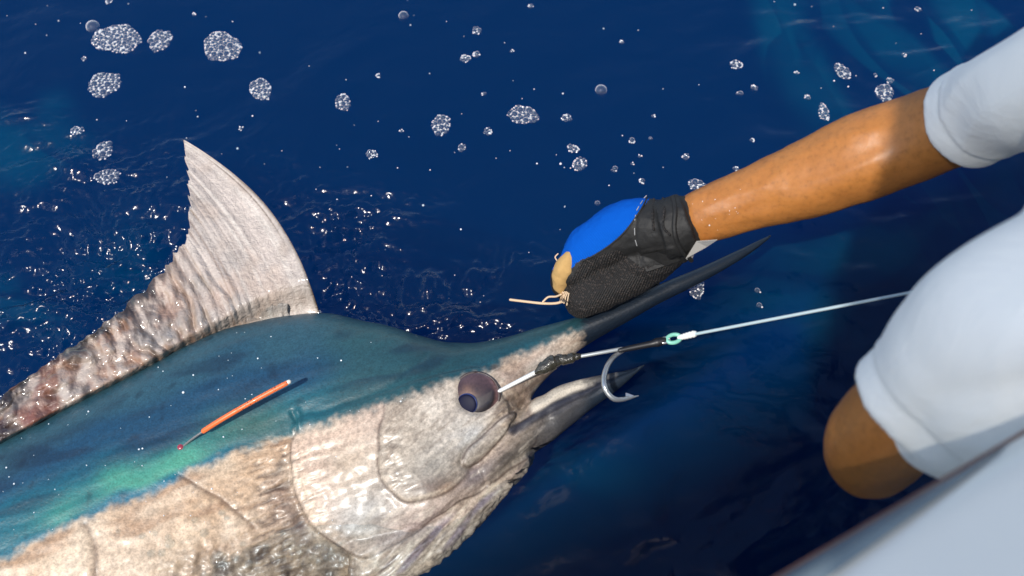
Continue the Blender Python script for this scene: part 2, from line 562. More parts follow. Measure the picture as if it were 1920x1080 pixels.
# --- sculpted relief
gill = smooth_poly([(556, 792), (546, 830), (549, 885), (562, 945), (592, 992), (640, 1026), (690, 1046), (740, 1022), (800, 982), (870, 938), (940, 890), (1000, 845), (1010, 740), (900, 690), (760, 725), (640, 765)])
preop = smooth_poly([(738, 742), (718, 785), (712, 840), (712, 882), (726, 914), (757, 937), (800, 934), (848, 915), (880, 885), (930, 830), (985, 770), (930, 700), (830, 700)])
maxil = smooth_poly([(962, 772), (925, 800), (890, 830), (871, 855), (868, 873), (882, 878), (902, 864), (932, 830), (958, 795)])
EYE = (893, 741)
w1 = np.stack([noise(co, 30, 31), noise(co, 30, 32)], -1) * 5
PW = PX + w1
hgt = np.zeros(len(co))
dg_ = sdf(PW, gill); dp = sdf(PW, preop); dm = sdf(PW, maxil)
hgt += (0.0030 * sstep(6, -5, dg_) * sstep(-160, -20, dg_)) * sstep(1010, 900, PX[:, 0]) - 0.0012 * np.exp(-((dg_ - 8) / 12) ** 2)
low_pre = sstep(700, 800, PX[:, 1])
hgt += low_pre * (0.0018 * sstep(5, -5, dp) * sstep(-90, -10, dp) * sstep(930, 860, PX[:, 0] + 0.3 * (PX[:, 1] - 800)) - 0.0008 * np.exp(-((dp - 6) / 8) ** 2))
hgt += 0.0022 * sstep(3, -5, dm) - 0.0022 * np.exp(-((dm - 4) / 4.5) ** 2)
de = np.hypot((PX[:, 0] - EYE[0]), (PX[:, 1] - EYE[1]))
hgt += -0.006 * sstep(44, 26, de)
# lip groove, jaw ridge, throat edge
def crease(poly, width, depth):
    return depth * np.exp(-(seg_dist(PW, smooth_poly(poly, 6, False)) / width) ** 2)
hgt -= crease([(960, 798), (1008, 768), (1070, 736), (1130, 710), (1190, 690)], 4, 0.0032)
hgt -= crease([(962, 816), (1012, 788), (1075, 756), (1130, 724)], 4, 0.0018)
hgt -= crease([(880, 880), (930, 850), (985, 815), (1030, 790)], 9, 0.0022)
hgt -= crease([(690, 1046), (740, 1020), (800, 980), (860, 940), (930, 890), (1000, 842)], 6, 0.0026)
hgt -= crease([(855, 905), (885, 885), (900, 880)], 14, 0.002)
hgt -= crease([(335, 893), (372, 912), (420, 940), (478, 992)], 4, 0.0012)
hgt += crease([(325, 905), (370, 928), (415, 956), (470, 1010)], 14, 0.0007)
hgt -= crease([(160, 985), (176, 1020), (180, 1080)], 8, 0.0016)
hgt -= crease([(735, 718), (765, 690), (800, 664)], 5, 0.0015) + crease([(760, 705), (850, 690), (905, 672)], 12, 0.001)
hgt -= crease([(548, 770), (556, 795), (548, 822)], 4, 0.0030)
hgt += crease([(560, 772), (564, 786), (560, 798)], 5, 0.0022)
# neck wrinkles running to the gill opening
neck = np.exp(-((PX[:, 0] - 520) / 70) ** 2) * sstep(810, 850, PX[:, 1]) + 0.7 * np.exp(-((PX[:, 0] - 745) / 28) ** 2 - ((PX[:, 1] - 860) / 60) ** 2)
st_ = np.stack([(PX[:, 0] * math.cos(R(-20)) + PX[:, 1] * math.sin(R(-20))) * 0.25, (-PX[:, 0] * math.sin(R(-20)) + PX[:, 1] * math.cos(R(-20)))], -1)
wr = noise(st_, 0.10, 41) + 0.5 * noise(st_, 0.22, 42)
hgt += 0.0022 * neck * wr + 0.0007 * noise(st_, 0.06, 43)
belly_top = np.array([(-1600, 1700), (-200, 1150), (0, 1052), (60, 1020), (180, 965), (290, 925), (345, 890), (440, 850), (540, 818), (600, 800), (680, 775), (735, 755), (790, 735), (850, 712), (900, 700), (950, 674), (1000, 655), (1050, 634), (1086, 624), (1130, 612), (1500, 430)], float)
By = np.interp(PX[:, 0], belly_top[:, 0], belly_top[:, 1])
bl = sstep(-10, 60, PX[:, 1] - By)
slime = sstep(980, 1060, PX[:, 1] + 0.1 * (PX[:, 0] - 500)) * sstep(700, 640, PX[:, 0]) * sstep(260, 380, PX[:, 0])
hgt += slime * (0.0030 * noise(co, 75, 51) + 0.0018 * noise(co, 160, 52))
hgt += bl * sstep(560, 400, PX[:, 0]) * 0.0013 * noise(co, 28, 53)
hgt += 0.0008 * noise(co, 60, 54) * bl
# ragged throat membrane
thr = sstep(-4, 20, sdf(PX, [(690, 1050), (800, 985), (930, 895), (1000, 848), (1010, 880), (880, 1010), (700, 1130)]) * -1)
fb0 = np.stack([(PX[:, 0] * math.cos(R(-42)) + PX[:, 1] * math.sin(R(-42))) * 0.22, (-PX[:, 0] * math.sin(R(-42)) + PX[:, 1] * math.cos(R(-42)))], -1)
hgt += thr * (0.0030 * noise(fb0, .06, 61) + 0.0016 * noise(fb0, .14, 62))
co = co + nz * (hgt * up_side)[:, None]
rim = sstep(30, 4, seg_dist(PX, [(700, 1110), (780, 1085), (852, 1030), (917, 966), (966, 906), (993, 872)]))
co = co + nz * (rim * (.0036 * np.maximum(noise(co, 80, 63), -.2) + .0014 * noise(co, 190, 64)))[:, None]
# --- pigment, plus the painted gill-edge shadow
c_ = np.zeros((len(co), 3))
def paint(rgb, mask):
    global c_
    c_ = c_ * (1 - mask[:, None]) + lin(rgb) * mask[:, None]
fine = noise(co, 190, 71) + 0.6 * noise(co, 420, 72)
bigv = fbm(co, 9, 3, 73)
Dpx = np.array([(-1500, 1640), (-900, 1350), (-500, 1120), (-150, 905), (70, 797), (250, 707), (420, 623), (597, 590), (700, 609), (780, 632), (850, 648), (920, 642), (1020, 615), (1120, 584), (1300, 507), (1448, 439)], float)
Dy = np.interp(PX[:, 0], Dpx[:, 0], Dpx[:, 1])
v = (PX[:, 1] - Dy) / np.maximum(By - Dy, 8)
vs = v + 0.10 * bigv
streak = noise(st_, 0.018, 74)
paint((72, 104, 122), np.ones(len(co)))
paint((40, 84, 120), sstep(0.12, 0.42, vs + 0.08 * streak))
paint((36, 112, 132), sstep(0.5, 0.74, vs))
left_ = sstep(560, 330, PX[:, 0])
paint((110, 186, 160), sstep(0.60, 0.82, vs) * sstep(1.02, 0.90, vs) * left_ * sstep(-120, 120, PX[:, 0] + 120 * streak) * np.clip(.75 + .6 * noise(co, 18, 76), 0, 1))
paint((30, 128, 162), sstep(0.88, 1.0, vs) * left_ * .9)
paint((20, 118, 140), sstep(300, 0, PX[:, 0]) * sstep(.4, .65, vs) * .7)
paint((22, 52, 84), sstep(.1, .6, noise(st_, 0.022, 77)) * sstep(.08, .2, v) * sstep(.75, .5, v) * .5)
paint((20, 36, 58), sstep(.45, .75, noise(co, 55, 78)) * .4)
paint((62, 96, 104), sstep(560, 680, PX[:, 0]) * 0.85)
paint((84, 112, 106), np.exp(-((PX[:, 0] - 480) / 80) ** 2 - ((PX[:, 1] - 800) / 40) ** 2) * 0.8)
paint((28, 62, 74), sstep(740, 820, PX[:, 0]) * (0.35 + 0.4 * sstep(0, .8, streak)))
paint((24, 92, 112), np.exp(-((PX[:, 0] - 960) / 110) ** 2) * sstep(0.3, 0.8, vs) * 0.7)
paint((22, 40, 70), sstep(0.1, 0.45, noise(st_ * np.array([1, 1]), 0.03, 75)) * sstep(.05, .2, v) * sstep(.8, .6, v) * 0.5)
# beige flank and head
edge = PX[:, 1] - By + 7 * noise(co, 40, 81) + 8 * noise(co, 105, 82) + 5 * noise(co, 210, 83)
beige = sstep(-12, 11, edge) * sstep(1112, 1090, PX[:, 0] + 8 * fine)
col_b = lin((224, 203, 181))[None] * np.ones((len(co), 1))
def pb(rgb, mask):
    global col_b
    col_b = col_b * (1 - mask[:, None]) + lin(rgb) * mask[:, None]
def gs(x, y, sx, sy, a=0):
    a = R(a); dx = PX[:, 0] - x; dy = PX[:, 1] - y
    u = dx * math.cos(a) + dy * math.sin(a); w_ = -dx * math.sin(a) + dy * math.cos(a)
    return np.exp(-(u / sx) ** 2 - (w_ / sy) ** 2)
fib = np.stack([(PX[:, 0] * math.cos(R(-42)) + PX[:, 1] * math.sin(R(-42))) * 0.22, (-PX[:, 0] * math.sin(R(-42)) + PX[:, 1] * math.cos(R(-42)))], -1)
fibn = noise(fib, 0.11, 141) + .6 * noise(fib, 0.26, 142)
n22 = noise(co, 22, 143); n60 = noise(co, 60, 145); n120 = noise(co, 120, 146)
in_g = sstep(6, -6, dg_); in_p = sstep(5, -5, dp)
pb((206, 174, 142), sstep(-.1, .6, bigv) * 0.8)
pb((170, 134, 104), sstep(.2, .7, noise(st_, 0.045, 147)) * (1 - in_g) * .7)
pb((150, 118, 98), gs(525, 930, 34, 80, 12) * 0.75 * (1 - in_g))
pb((96, 76, 72), gs(560, 985, 22, 60, -28) * 0.8 * (1 - in_g))
pb((150, 134, 120), slime * (0.55 + 0.45 * sstep(-.2, .4, noise(co, 30, 84))))
pb((84, 72, 64), slime * sstep(.15, .5, noise(co, 42, 90)) * .6)
# gill cover: pinkish rim, grey-blue granular middle
pb((216, 192, 176), in_g * 0.9)
pb((186, 170, 150), in_g * sstep(-40, -110, dg_) * .7)
pb((150, 154, 158), gs(680, 965, 80, 50, -22) * 0.9 * in_g)
pb((160, 140, 142), gs(790, 985, 80, 26, -32) * 0.85)
pb((222, 196, 176), np.exp(-((dg_ + 14) / 12) ** 2) * sstep(790, 860, PX[:, 1]) * sstep(700, 600, PX[:, 0]) * .8)
# cheek plate
pb((200, 186, 168), in_p * 0.9)
pb((128, 104, 82), np.exp(-((dp + 26) / 20) ** 2) * sstep(830, 720, PX[:, 0]) * sstep(.0, .5, fibn + .2) * .75)
pb((148, 146, 140), gs(815, 872, 60, 46, -40) * 0.85)
pb((112, 90, 84), gs(805, 912, 46, 17, -14) * 0.9)
pb((190, 150, 116), gs(838, 915, 22, 8, -20) * 0.8)
pb((246, 238, 226), gs(818, 768, 44, 36, -40) * 0.95 * np.clip(.8 + .5 * fibn, 0, 1))
pb((214, 212, 208), gs(855, 800, 60, 34, -42) * 0.8 * np.clip(.75 + .7 * fibn, 0, 1))
pb((196, 206, 214), gs(885, 818, 34, 20, -42) * 0.7)
pb((126, 104, 86), gs(800, 805, 46, 12, -30) * sstep(-.1, .5, fibn) * .6)
pb((142, 134, 124), gs(905, 838, 40, 14, -42) * 0.8)
# lower jaw side
lj = sstep(925, 1000, PX[:, 0] + 0.55 * (PX[:, 1] - 800)) * sstep(735, 790, PX[:, 1])
pb((128, 118, 106), lj * .9)
pb((92, 86, 84), gs(950, 858, 80, 10, -33) * .85)
pb((186, 176, 162), gs(975, 862, 60, 8, -38) * .7)
pb((112, 102, 116), gs(888, 892, 32, 20, -30) * 0.8)
# upper lip
pb((186, 158, 144), gs(995, 688, 80, 26, -32) * 0.85)
pb((202, 198, 194), gs(1015, 680, 44, 13, -32) * 0.9)
pb((120, 104, 98), gs(1010, 712, 60, 8, -38) * .8)
pb((88, 54, 32), np.clip(gs(956, 764, 40, 20, -50) * (0.85 + 0.5 * sstep(-.2, .5, n120)), 0, 1))
pb((236, 208, 176), gs(960, 768, 40, 22, -50) * sstep(.2, .5, noise(co, 150, 89)) * .85)
pb((206, 192, 178), gs(932, 796, 40, 9, -50) * 0.85)
pb((60, 50, 48), gs(922, 690, 24, 12, -20) * 0.9 * sstep(-.3, .3, noise(co, 90, 86)))
# throat membrane
pb((210, 190, 170), thr * 0.9)
pb((238, 222, 196), thr * sstep(.1, .6, fibn) * .7)
pb((112, 92, 124), thr * sstep(.05, .5, noise(fib, .05, 87)) * 0.75)
pb((120, 98, 84), thr * sstep(.15, .6, -fibn) * 0.5)
# gill-edge shadow painted as dark lines; other plate edges, creases and wrinkles darkened alike
lines = np.maximum.reduce([np.exp(-(np.abs(dg_) / 2.2) ** 2) * sstep(760, 800, PX[:, 1]), 0.8 * np.exp(-(np.abs(dp - 2) / 2.2) ** 2) * low_pre * sstep(900, 860, PX[:, 0]), np.exp(-(np.abs(dm - 1) / 2.0) ** 2)])
pb((84, 60, 50), lines * 0.8)
pb((232, 216, 196), np.exp(-((dp + 5) / 3.0) ** 2) * sstep(860, 920, PX[:, 1]) * 0.5)
pb((232, 214, 200), np.exp(-((dg_ + 6) / 4.0) ** 2) * sstep(800, 860, PX[:, 1]) * sstep(720, 640, PX[:, 0]) * 0.4)
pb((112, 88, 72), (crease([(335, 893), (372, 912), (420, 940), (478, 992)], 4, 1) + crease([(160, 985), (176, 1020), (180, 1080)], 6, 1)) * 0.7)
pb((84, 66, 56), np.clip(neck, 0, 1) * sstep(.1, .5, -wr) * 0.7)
headm = sstep(640, 740, PX[:, 0])
pb((240, 230, 214), headm * sstep(.2, .8, fibn) * .42)
pb((104, 84, 68), headm * sstep(.2, .8, -fibn) * .42)
pb((132, 104, 84), headm * sstep(.2, .6, n22) * .25)
pb((240, 226, 204), sstep(.1, .6, noise(co, 16, 144)) * .4 * (1 - headm) * (1 - slime))
speck = np.clip(0.5 + 0.9 * fine, 0, 1)
col_b *= (0.80 + 0.46 * speck)[:, None]
c_ = c_ * (0.88 + 0.2 * np.clip(0.5 + fine, 0, 1))[:, None] * np.array([.56, .86, .82])
col_b = col_b * (1 - .28 * headm[:, None]) + col_b.mean(1, keepdims=True) * np.array([1.08, 1.02, 1.0]) * .28 * headm[:, None]
col_b *= np.array([1.03, .98, .90])
c_ = c_ * (1 - beige[:, None]) + col_b * beige[:, None]
# bill and jaw tips: black-blue
bill = sstep(1078, 1104, PX[:, 0] + 10 * fine) * sstep(672, 660, PX[:, 1] - (PX[:, 0] - 1080) * -0.42)
paint((24, 36, 50), bill)
jaw = sstep(-3, 3, PX[:, 1] - (690 + (1180 - PX[:, 0]) * 0.18)) * sstep(960, 1010, PX[:, 0])
paint((104, 102, 100), jaw * sstep(1000, 1060, PX[:, 0]) * 0.7)
paint((74, 74, 78), jaw * sstep(1000, 1060, PX[:, 0] + 0.5 * (PX[:, 1] - 760)) * .8)
paint((34, 46, 60), jaw * sstep(1072, 1130, PX[:, 0] + 0.5 * (PX[:, 1] - 740)))
paint((34, 46, 60), sstep(1110, 1165, PX[:, 0]) * sstep(660, 680, PX[:, 1] + (PX[:, 0] - 1150) * 0.1))
band = np.exp(-(seg_dist(PX, smooth_poly([(962, 806), (1010, 778), (1070, 746), (1130, 715)], 6, False)) / 10) ** 4)
paint((46, 48, 62), band * 0.92)
paint((236, 224, 204), np.exp(-(seg_dist(PX, smooth_poly([(1004, 760), (1032, 741), (1068, 726), (1112, 710)], 6, False)) / 12) ** 4) * sstep(1128, 1080, PX[:, 0] + 10 * fine))
paint((120, 116, 112), np.exp(-(seg_dist(PX, smooth_poly([(1100, 712), (1130, 705), (1150, 701)], 6, False)) / 8) ** 4) * .6)
K_ALB = 0.66
marlin = mesh_obj('marlin', co, fc, M['skin_fish'])
set_color(marlin, np.clip(c_ * K_ALB, 0.002, 0.9))
tag(marlin, 'big marlin lying on its side at the surface with blue back and beige belly', 'fish')
bvh = BVHTree.FromPolygons([tuple(p) for p in co], [tuple(f) for f in fc.tolist()])
def hit(px, py, lift=0.0):
    d = ray(px, py); d /= np.linalg.norm(d)
    r = bvh.ray_cast(Vector(CAM), Vector(d))
    p = np.array(r[0]) if r[0] is not None else W(px, py, 0.02)
    n_ = np.array(r[1]) if r[1] is not None else np.array([0, 0, 1.0])
    if n_[2] < 0: n_ = -n_
    return p + n_ * lift, n_

# dorsal fin
fin_pairs = [((600, 594), (345, 263)), ((578, 592), (346, 272)), ((540, 596), (348, 300)), ((500, 602), (352, 345)), ((465, 611), (356, 395)), ((435, 621), (350, 440)),
             ((405, 633), (330, 474)), ((375, 646), (298, 516)), ((335, 666), (252, 562)), ((290, 690), (205, 606)), ((230, 721), (150, 645)), ((150, 762), (72, 690)), ((70, 802), (0, 745)), ((0, 838), (-70, 790))]
nt, nr = 420, 90
tt = np.linspace(0, len(fin_pairs) - 1, nt)
fb = smooth_poly([p[0] for p in fin_pairs], 16, False); fo = smooth_poly([p[1] for p in fin_pairs], 16, False)
ti = np.linspace(0, len(fb) - 1, nt)
base = np.stack([np.interp(ti, np.arange(len(fb)), fb[:, k]) for k in (0, 1)], -1)
outer = np.stack([np.interp(ti, np.arange(len(fo)), fo[:, k]) for k in (0, 1)], -1)
u = ti / ti[-1]
rag = 1 + 0.045 * noise(np.column_stack([u * 60, 0 * u]), 1, 91) * sstep(0.06, 0.2, u) + 0.10 * noise(np.column_stack([u * 26, 0 * u]), 1, 92) * sstep(0.5, 0.75, u) - 0.012 * np.abs(np.sin(u * 61 + 3 * noise(np.column_stack([u * 7, 0 * u]), 1, 151))) * sstep(0.12, .2, u)
rr = np.linspace(-0.06, 1, nr)
U, RR = np.meshgrid(u, rr, indexing='ij')
ext = RR * rag[:, None]
pxy = base[:, None, :] + (outer - base)[:, None, :] * ext[..., None]
bul = 46 * np.exp(-(U / 0.16) ** 2) + 12 * np.exp(-((U - .3) / 0.2) ** 2)
dirv = outer - base; dirv /= np.linalg.norm(dirv, axis=1)[:, None]
perp = np.stack([-dirv[:, 1], dirv[:, 0]], -1); perp *= np.where(perp[:, :1] < 0, -1, 1)
pxy += perp[:, None, :] * (bul * np.sin(np.clip(RR, 0, 1) * math.pi) ** 0.9)[..., None]
liftz = 0.045 * np.exp(-(U / 0.42) ** 2) + 0.006
zf = -0.014 + 0.030 * sstep(0, .18, RR) + liftz * np.clip(RR, 0, 1)
pl = np.stack([U * 46, RR * 2.0], -1)
zf += (0.0003 + 0.0034 * sstep(.2, .5, U)) * np.sin(U * 2 * math.pi * 19 + 4.5 * noise(np.stack([U * 7, RR * 2.0], -1), 1, 93)) * sstep(-.02, .25, RR) * (0.6 + 0.8 * noise(np.stack([U * 12, RR * 2], -1), 1, 97))
zf += 0.006 * noise(np.stack([U * 30, RR * 3.5], -1), 1, 94) * sstep(.45, .7, U) + 0.003 * noise(np.stack([U * 55, RR * 9], -1), 1, 95) * sstep(.3, .6, U)
zf += 0.006 * np.sin(RR * 2.6) * np.exp(-(U / 0.06) ** 2)
Vf = np.empty((nt, nr, 3))
d_ = FWD + RGT * ((pxy[..., 0:1] - 960) / FPX) - UPV * ((pxy[..., 1:2] - 540) / FPX)
Vf = CAM + d_ * ((zf - CAM[2]) / d_[..., 2])[..., None]
ix = np.arange(nt * nr).reshape(nt, nr)
Ff = np.stack([ix[:-1, :-1], ix[:-1, 1:], ix[1:, 1:], ix[1:, :-1]], -1).reshape(-1, 4)
fin = mesh_obj('dorsal_fin', Vf.reshape(-1, 3), Ff, M['fin'], marlin)
sm = fin.modifiers.new('thickness', 'SOLIDIFY'); sm.thickness = 0.0028; sm.offset = 0
fcx = np.ones((nt * nr, 1)) * lin((208, 193, 180)); Uf = U.ravel(); Rf = RR.ravel()
FP = Vf.reshape(-1, 3)
fn = fbm(FP, 26, 3, 96)
ray_n = noise(np.column_stack([Uf * 70, Rf * 1.5]), 1, 98)
def pf(rgb, mask):
    global fcx
    fcx = fcx * (1 - mask[:, None]) + lin(rgb) * mask[:, None]
mott = fbm(np.column_stack([Uf * 52 + Rf * 3, Rf * 2.6]), 1, 4, 153)
pf((176, 144, 122), sstep(.8, .0, Rf) * sstep(.05, .4, Uf) * np.clip(.4 + .9 * fn, 0, 1))
pf((168, 130, 106), sstep(.35, .65, Uf) * np.clip(.6 + fn, 0, 1))
pf((214, 196, 178), sstep(.3, .6, Uf) * sstep(.1, .5, -mott) * .55)
pf((70, 54, 44), sstep(.38, .62, Uf) * sstep(-.1, .6, mott + .7 * (Rf - .45)) * 0.8)
pf((40, 32, 30), sstep(.42, .6, Uf) * sstep(.82, .98, Rf + .15 * mott) * 0.85)
pf((124, 62, 40), sstep(.78, .92, Uf) * np.clip(.5 + 1.5 * fn, 0, 1) * 0.85)
pf((54, 24, 18), sstep(.85, .97, Uf) * sstep(.0, .4, noise(FP, 40, 154)) * .8)
pf((226, 214, 200), sstep(.1, .5, ray_n) * sstep(.5, .2, Uf) * 0.7)
pf((150, 124, 106), sstep(.15, .6, -ray_n) * sstep(.14, .35, Uf) * sstep(.7, .5, Uf) * 0.55)
pf((196, 174, 156), sstep(.0, .6, fbm(FP, 24, 2, 152)) * sstep(.4, .2, Uf) * .6)
pf((96, 78, 58), sstep(.04, .0, Uf) * sstep(.95, .6, Rf) * 0.9)
pf((112, 94, 74), np.exp(-((Uf - .055) / .006) ** 2) * sstep(.3, .5, Rf) * sstep(.95, .8, Rf) * 0.8)
set_color(fin, np.clip(fcx * K_ALB * 1.2 * (0.9 + 0.2 * np.clip(fn, -1, 1))[:, None], 0.002, .9))
# tail fin, sunk in the water behind
ta = W(-1500, 1670, -.165)
tb = W(-900, 1430, -.15)
ad = (ta - tb); ad[2] = 0; ad /= np.linalg.norm(ad); pr = np.array([-ad[1], ad[0], 0])
tv = []
for s in np.linspace(-1, 1, 41):
    sweep = abs(s) ** 1.5 * 0.26; chord = 0.14 * (1 - abs(s)) ** 0.7 + 0.006
    p0 = ta + pr * s * 0.42 + ad * (sweep - 0.03)
    for q in np.linspace(0, 1, 5):
        tv.append(p0 + ad * chord * q + np.array([0, 0, 0.004 * math.sin(q * 3.1)]))
ix = np.arange(41 * 5).reshape(41, 5)
tail = mesh_obj('tail_fin', np.array(tv), np.stack([ix[:-1, :-1], ix[:-1, 1:], ix[1:, 1:], ix[1:, :-1]], -1).reshape(-1, 4), M['fin'], marlin)
tail.modifiers.new('thickness', 'SOLIDIFY').thickness = 0.006
set_color(tail, lin((40, 66, 90)) * K_ALB)

# eye
ep, en = hit(*EYE)
def dome(center, nrm, r, hgt_, seg=40, rings=14, full=False):
    nrm = np.asarray(nrm) / np.linalg.norm(nrm)
    a = np.cross(nrm, [1, 0, 0]); a /= np.linalg.norm(a); b_ = np.cross(nrm, a)
    V = []; 
    for i in range(rings + 1):
        th = (math.pi if full else math.pi / 2) * i / rings + 1e-3
        for j in range(seg):
            ph = 2 * math.pi * j / seg
            V.append(center + (a * math.cos(ph) + b_ * math.sin(ph)) * r * math.sin(th) + nrm * hgt_ * math.cos(th))
    F = [tuple(range(seg))]
    for i in range(rings):
        for j in range(seg):
            k = (j + 1) % seg
            F.append((i * seg + j, (i + 1) * seg + j, (i + 1) * seg + k, i * seg + k))
    return np.array(V), F
M['eye'] = pigment_mat('eye_globe', 0.3, .8, 300, [(60, .15, .002, (1, 1, 1), 0)], coatr=.04)
M['pupil'] = plain('eye_pupil', (.003, .004, .022), .5, spec=.12)
M['eye_rim'] = plain('eye_blue_rim', (.02, .03, .11), .2, coat=1.0, coatr=.03)
er = 0.0285
ec, en = hit(*EYE)
en = en * 0.4 + np.array([-.05, -.35, .9]); en /= np.linalg.norm(en)
V, F = dome(ec - en * 0.001, en, er, er * 0.30)
eye = mesh_obj('eye', V, F, M['eye'], marlin)
ex = proj(V); ea = (ex - np.array(EYE)) / 40.0
ecol = np.ones((len(V), 1)) * lin((92, 66, 66))
def pe(rgb, mask):
    global ecol
    ecol = ecol * (1 - mask[:, None]) + lin(rgb) * mask[:, None]
en1 = fbm(V, 60, 3, 161)
pe((190, 140, 110), np.exp(-((ea[:, 0] + .45) / .4) ** 2 - ((ea[:, 1] + .1) / .35) ** 2) * np.clip(.7 + en1, 0, 1))
pe((34, 24, 26), sstep(-.1, .7, ea[:, 0] * .6 + ea[:, 1] * .8 + .3 * en1) * .9)
pe((128, 98, 100), sstep(.3, .9, -ea[:, 1] + .3 * en1) * .8)
pe((176, 132, 130), sstep(.82, .98, np.hypot(ea[:, 0], ea[:, 1])) * sstep(.2, .8, ea[:, 0]) * .8)
set_color(eye, np.clip(ecol * .40, .002, .9))
M['eyelid'] = plain('dark_eye_rim_skin', (.055, .036, .032), .4, var=.3, coat=.3)
ea_ = np.cross(en, [1, 0, 0]); ea_ /= np.linalg.norm(ea_); eb_ = np.cross(en, ea_)
lid = np.array([ec - en * .0005 + (ea_ * math.cos(t_) + eb_ * math.sin(t_)) * er * 1.0 for t_ in np.linspace(0, 2 * math.pi, 49)])
V, F = tube(lid, .0016 + .0006 * np.sin(np.linspace(0, 2 * math.pi, 49) * 3), 8, caps=False); mesh_obj('eyelid', V, F, M['eyelid'], eye)
pd = np.array(PD(873, 762, 1)) - np.array(PD(893, 741, 1)); pd = pd - en * (pd @ en); pd /= np.linalg.norm(pd)
pn = en * 0.95 + pd * 0.30; pn /= np.linalg.norm(pn)
pc = ec - en * 0.004 + pd * er * 0.56 + en * (er * 0.30 * 0.84 + .0026)
V, F = dome(pc, pn, 0.0132, 0.0016, 28, 6); mesh_obj('eye_rim', V, F, M['eye_rim'], eye)
V, F = dome(pc + pn * 0.0005 + pd * 0.0010, pn, 0.0126, 0.0018, 28, 6); mesh_obj('pupil', V, F, M['pupil'], eye)

# ------------------------------------------------------------------ orange tag stuck in the back
M['orange'] = plain('orange_vinyl', (.85, .16, .035), .35, var=.1, vscale=300, coat=.3)
m, N, L = new_mat('orange_printed'); b = N['Principled BSDF']; set_p(b, rough=.38, coat=.3)
v_ = objvec(N, L, (1, 1, 1)); t = ntex(N, L, 520, 1, .4, v_)
f = nramp(N, L, t.outputs[0], [(.60, 0.0), (.64, 1.0)])
L.new(nmix(N, L, 'MIX', f, (.85, .17, .04), (.10, .02, .01)), b.inputs['Base Color']); M['orange_print'] = m
M['wire'] = plain('grey_wire', (.30, .28, .27), .35, metal=.6)
M['cream'] = plain('cream_plastic', (.75, .70, .60), .4)
M['wound'] = plain('raw_wound', (.28, .03, .05), .25, coat=.8)
b0, n0 = hit(338, 838); b1, n1_ = hit(558, 735)
tip = b1 + n1_ * 0.042
pth = np.array([b0 - n0 * .004, b0 * .85 + tip * .15 + n0 * .004, b0 * .62 + tip * .38 + n0 * .008, b0 * .3 + tip * .7 + n0 * .006, tip])
pp, rr_ = resample(pth, [.0035] * 5, 8)
ft = bpy.data.objects.new('fish_tag', None); ft.location = b0; col.objects.link(ft)
tag(ft, 'orange plastic streamer tag stuck into the fish\'s blue back', 'tag')
k1, k2, k3 = 11, 20, 31
V, F = tube(pp[:k1 + 1], [.0014] * (k1 + 1), 10); mesh_obj('stem', V, F, M['wire'], ft)
V, F = tube(pp[k1:k2 + 1], [.0032] * (k2 - k1 + 1), 14); st1 = mesh_obj('streamer', V, F, M['orange'], ft)
V, F = tube(pp[k2:k3 + 1], [.0031] * (k3 - k2 + 1), 14); mesh_obj('printed_section', V, F, M['orange_print'], st1)
V, F = tube(pp[k3:], [.0027] * (len(pp) - k3), 14); mesh_obj('end_cap', V, F, M['cream'], ft)
V, F = dome(b0 - n0 * .001, n0, .0042, .0022, 16, 5); mesh_obj('anchor_wound', V, F, M['wound'], ft)

# ------------------------------------------------------------------ boat
g = np.array([.875, .485, 0]); g /= np.linalg.norm(g)
GZ = 0.62
gp = W(1450, 1080, GZ); gq = W(1920, 803, GZ)
g = (gq - gp); g /= np.linalg.norm(g)
ob = np.array([-g[1], g[0], 0])   # outboard
if ob[1] < 0: ob = -ob
boat = bpy.data.objects.new('boat', None); boat.location = gp; col.objects.link(boat)
tag(boat, 'white fibreglass boat side with a smooth rounded gunwale', 'boat')
M['gel'] = plain('white_gelcoat', (.65, .66, .61), .28, bump=(60, .05, .002), var=.05, vscale=8, coat=.4, coatr=.1)
M['bevel_shade'] = plain('bevel_shade_grey', (.15, .19, .21), .5, var=.2)  # dark grey that paints the gunwale bevel's shade
M['trim'] = plain('red_brown_trim', (.20, .09, .06), .5, var=.2)
def sweep_profile(name, prof, s0, s1, mat, n=60, curve=None):
    """prof: list of (outboard offset, z)"""
    V = []; k = len(prof)
    for s in np.linspace(s0, s1, n):
        for (o_, z) in prof:
            p = gp + g * s + ob * o_; p = np.array([p[0], p[1], z]); V.append(p)
    F = []
    for i in range(n - 1):
        for j in range(k - 1):
            F.append((i * k + j, (i + 1) * k + j, (i + 1) * k + j + 1, i * k + j + 1))
    return mesh_obj(name, V, F, mat, boat)
arc = [(0.0 - .03 + .03 * math.sin(a), GZ - .03 + .03 * math.cos(a)) for a in np.linspace(math.pi * .6, 0, 10)]
prof = [(-.45, -.45), (-.10, -.12), (-.04, .1), (-.02, .4), (-.006, GZ - .045)] + arc + [(-.10, GZ + .004), (-.17, GZ + .002)] + \
       [(-.20 + .03 * math.cos(a) - .0, GZ - .028 + .03 * math.sin(a)) for a in np.linspace(math.pi * .5, math.pi, 6)] + [(-.235, .45), (-.235, .10)]
sweep_profile('hull', prof, -4.0, 4.5, M['gel'])
sweep_profile('deck', [(-.235, .10), (-2.4, .10)], -4.0, 4.5, M['gel'], 4)
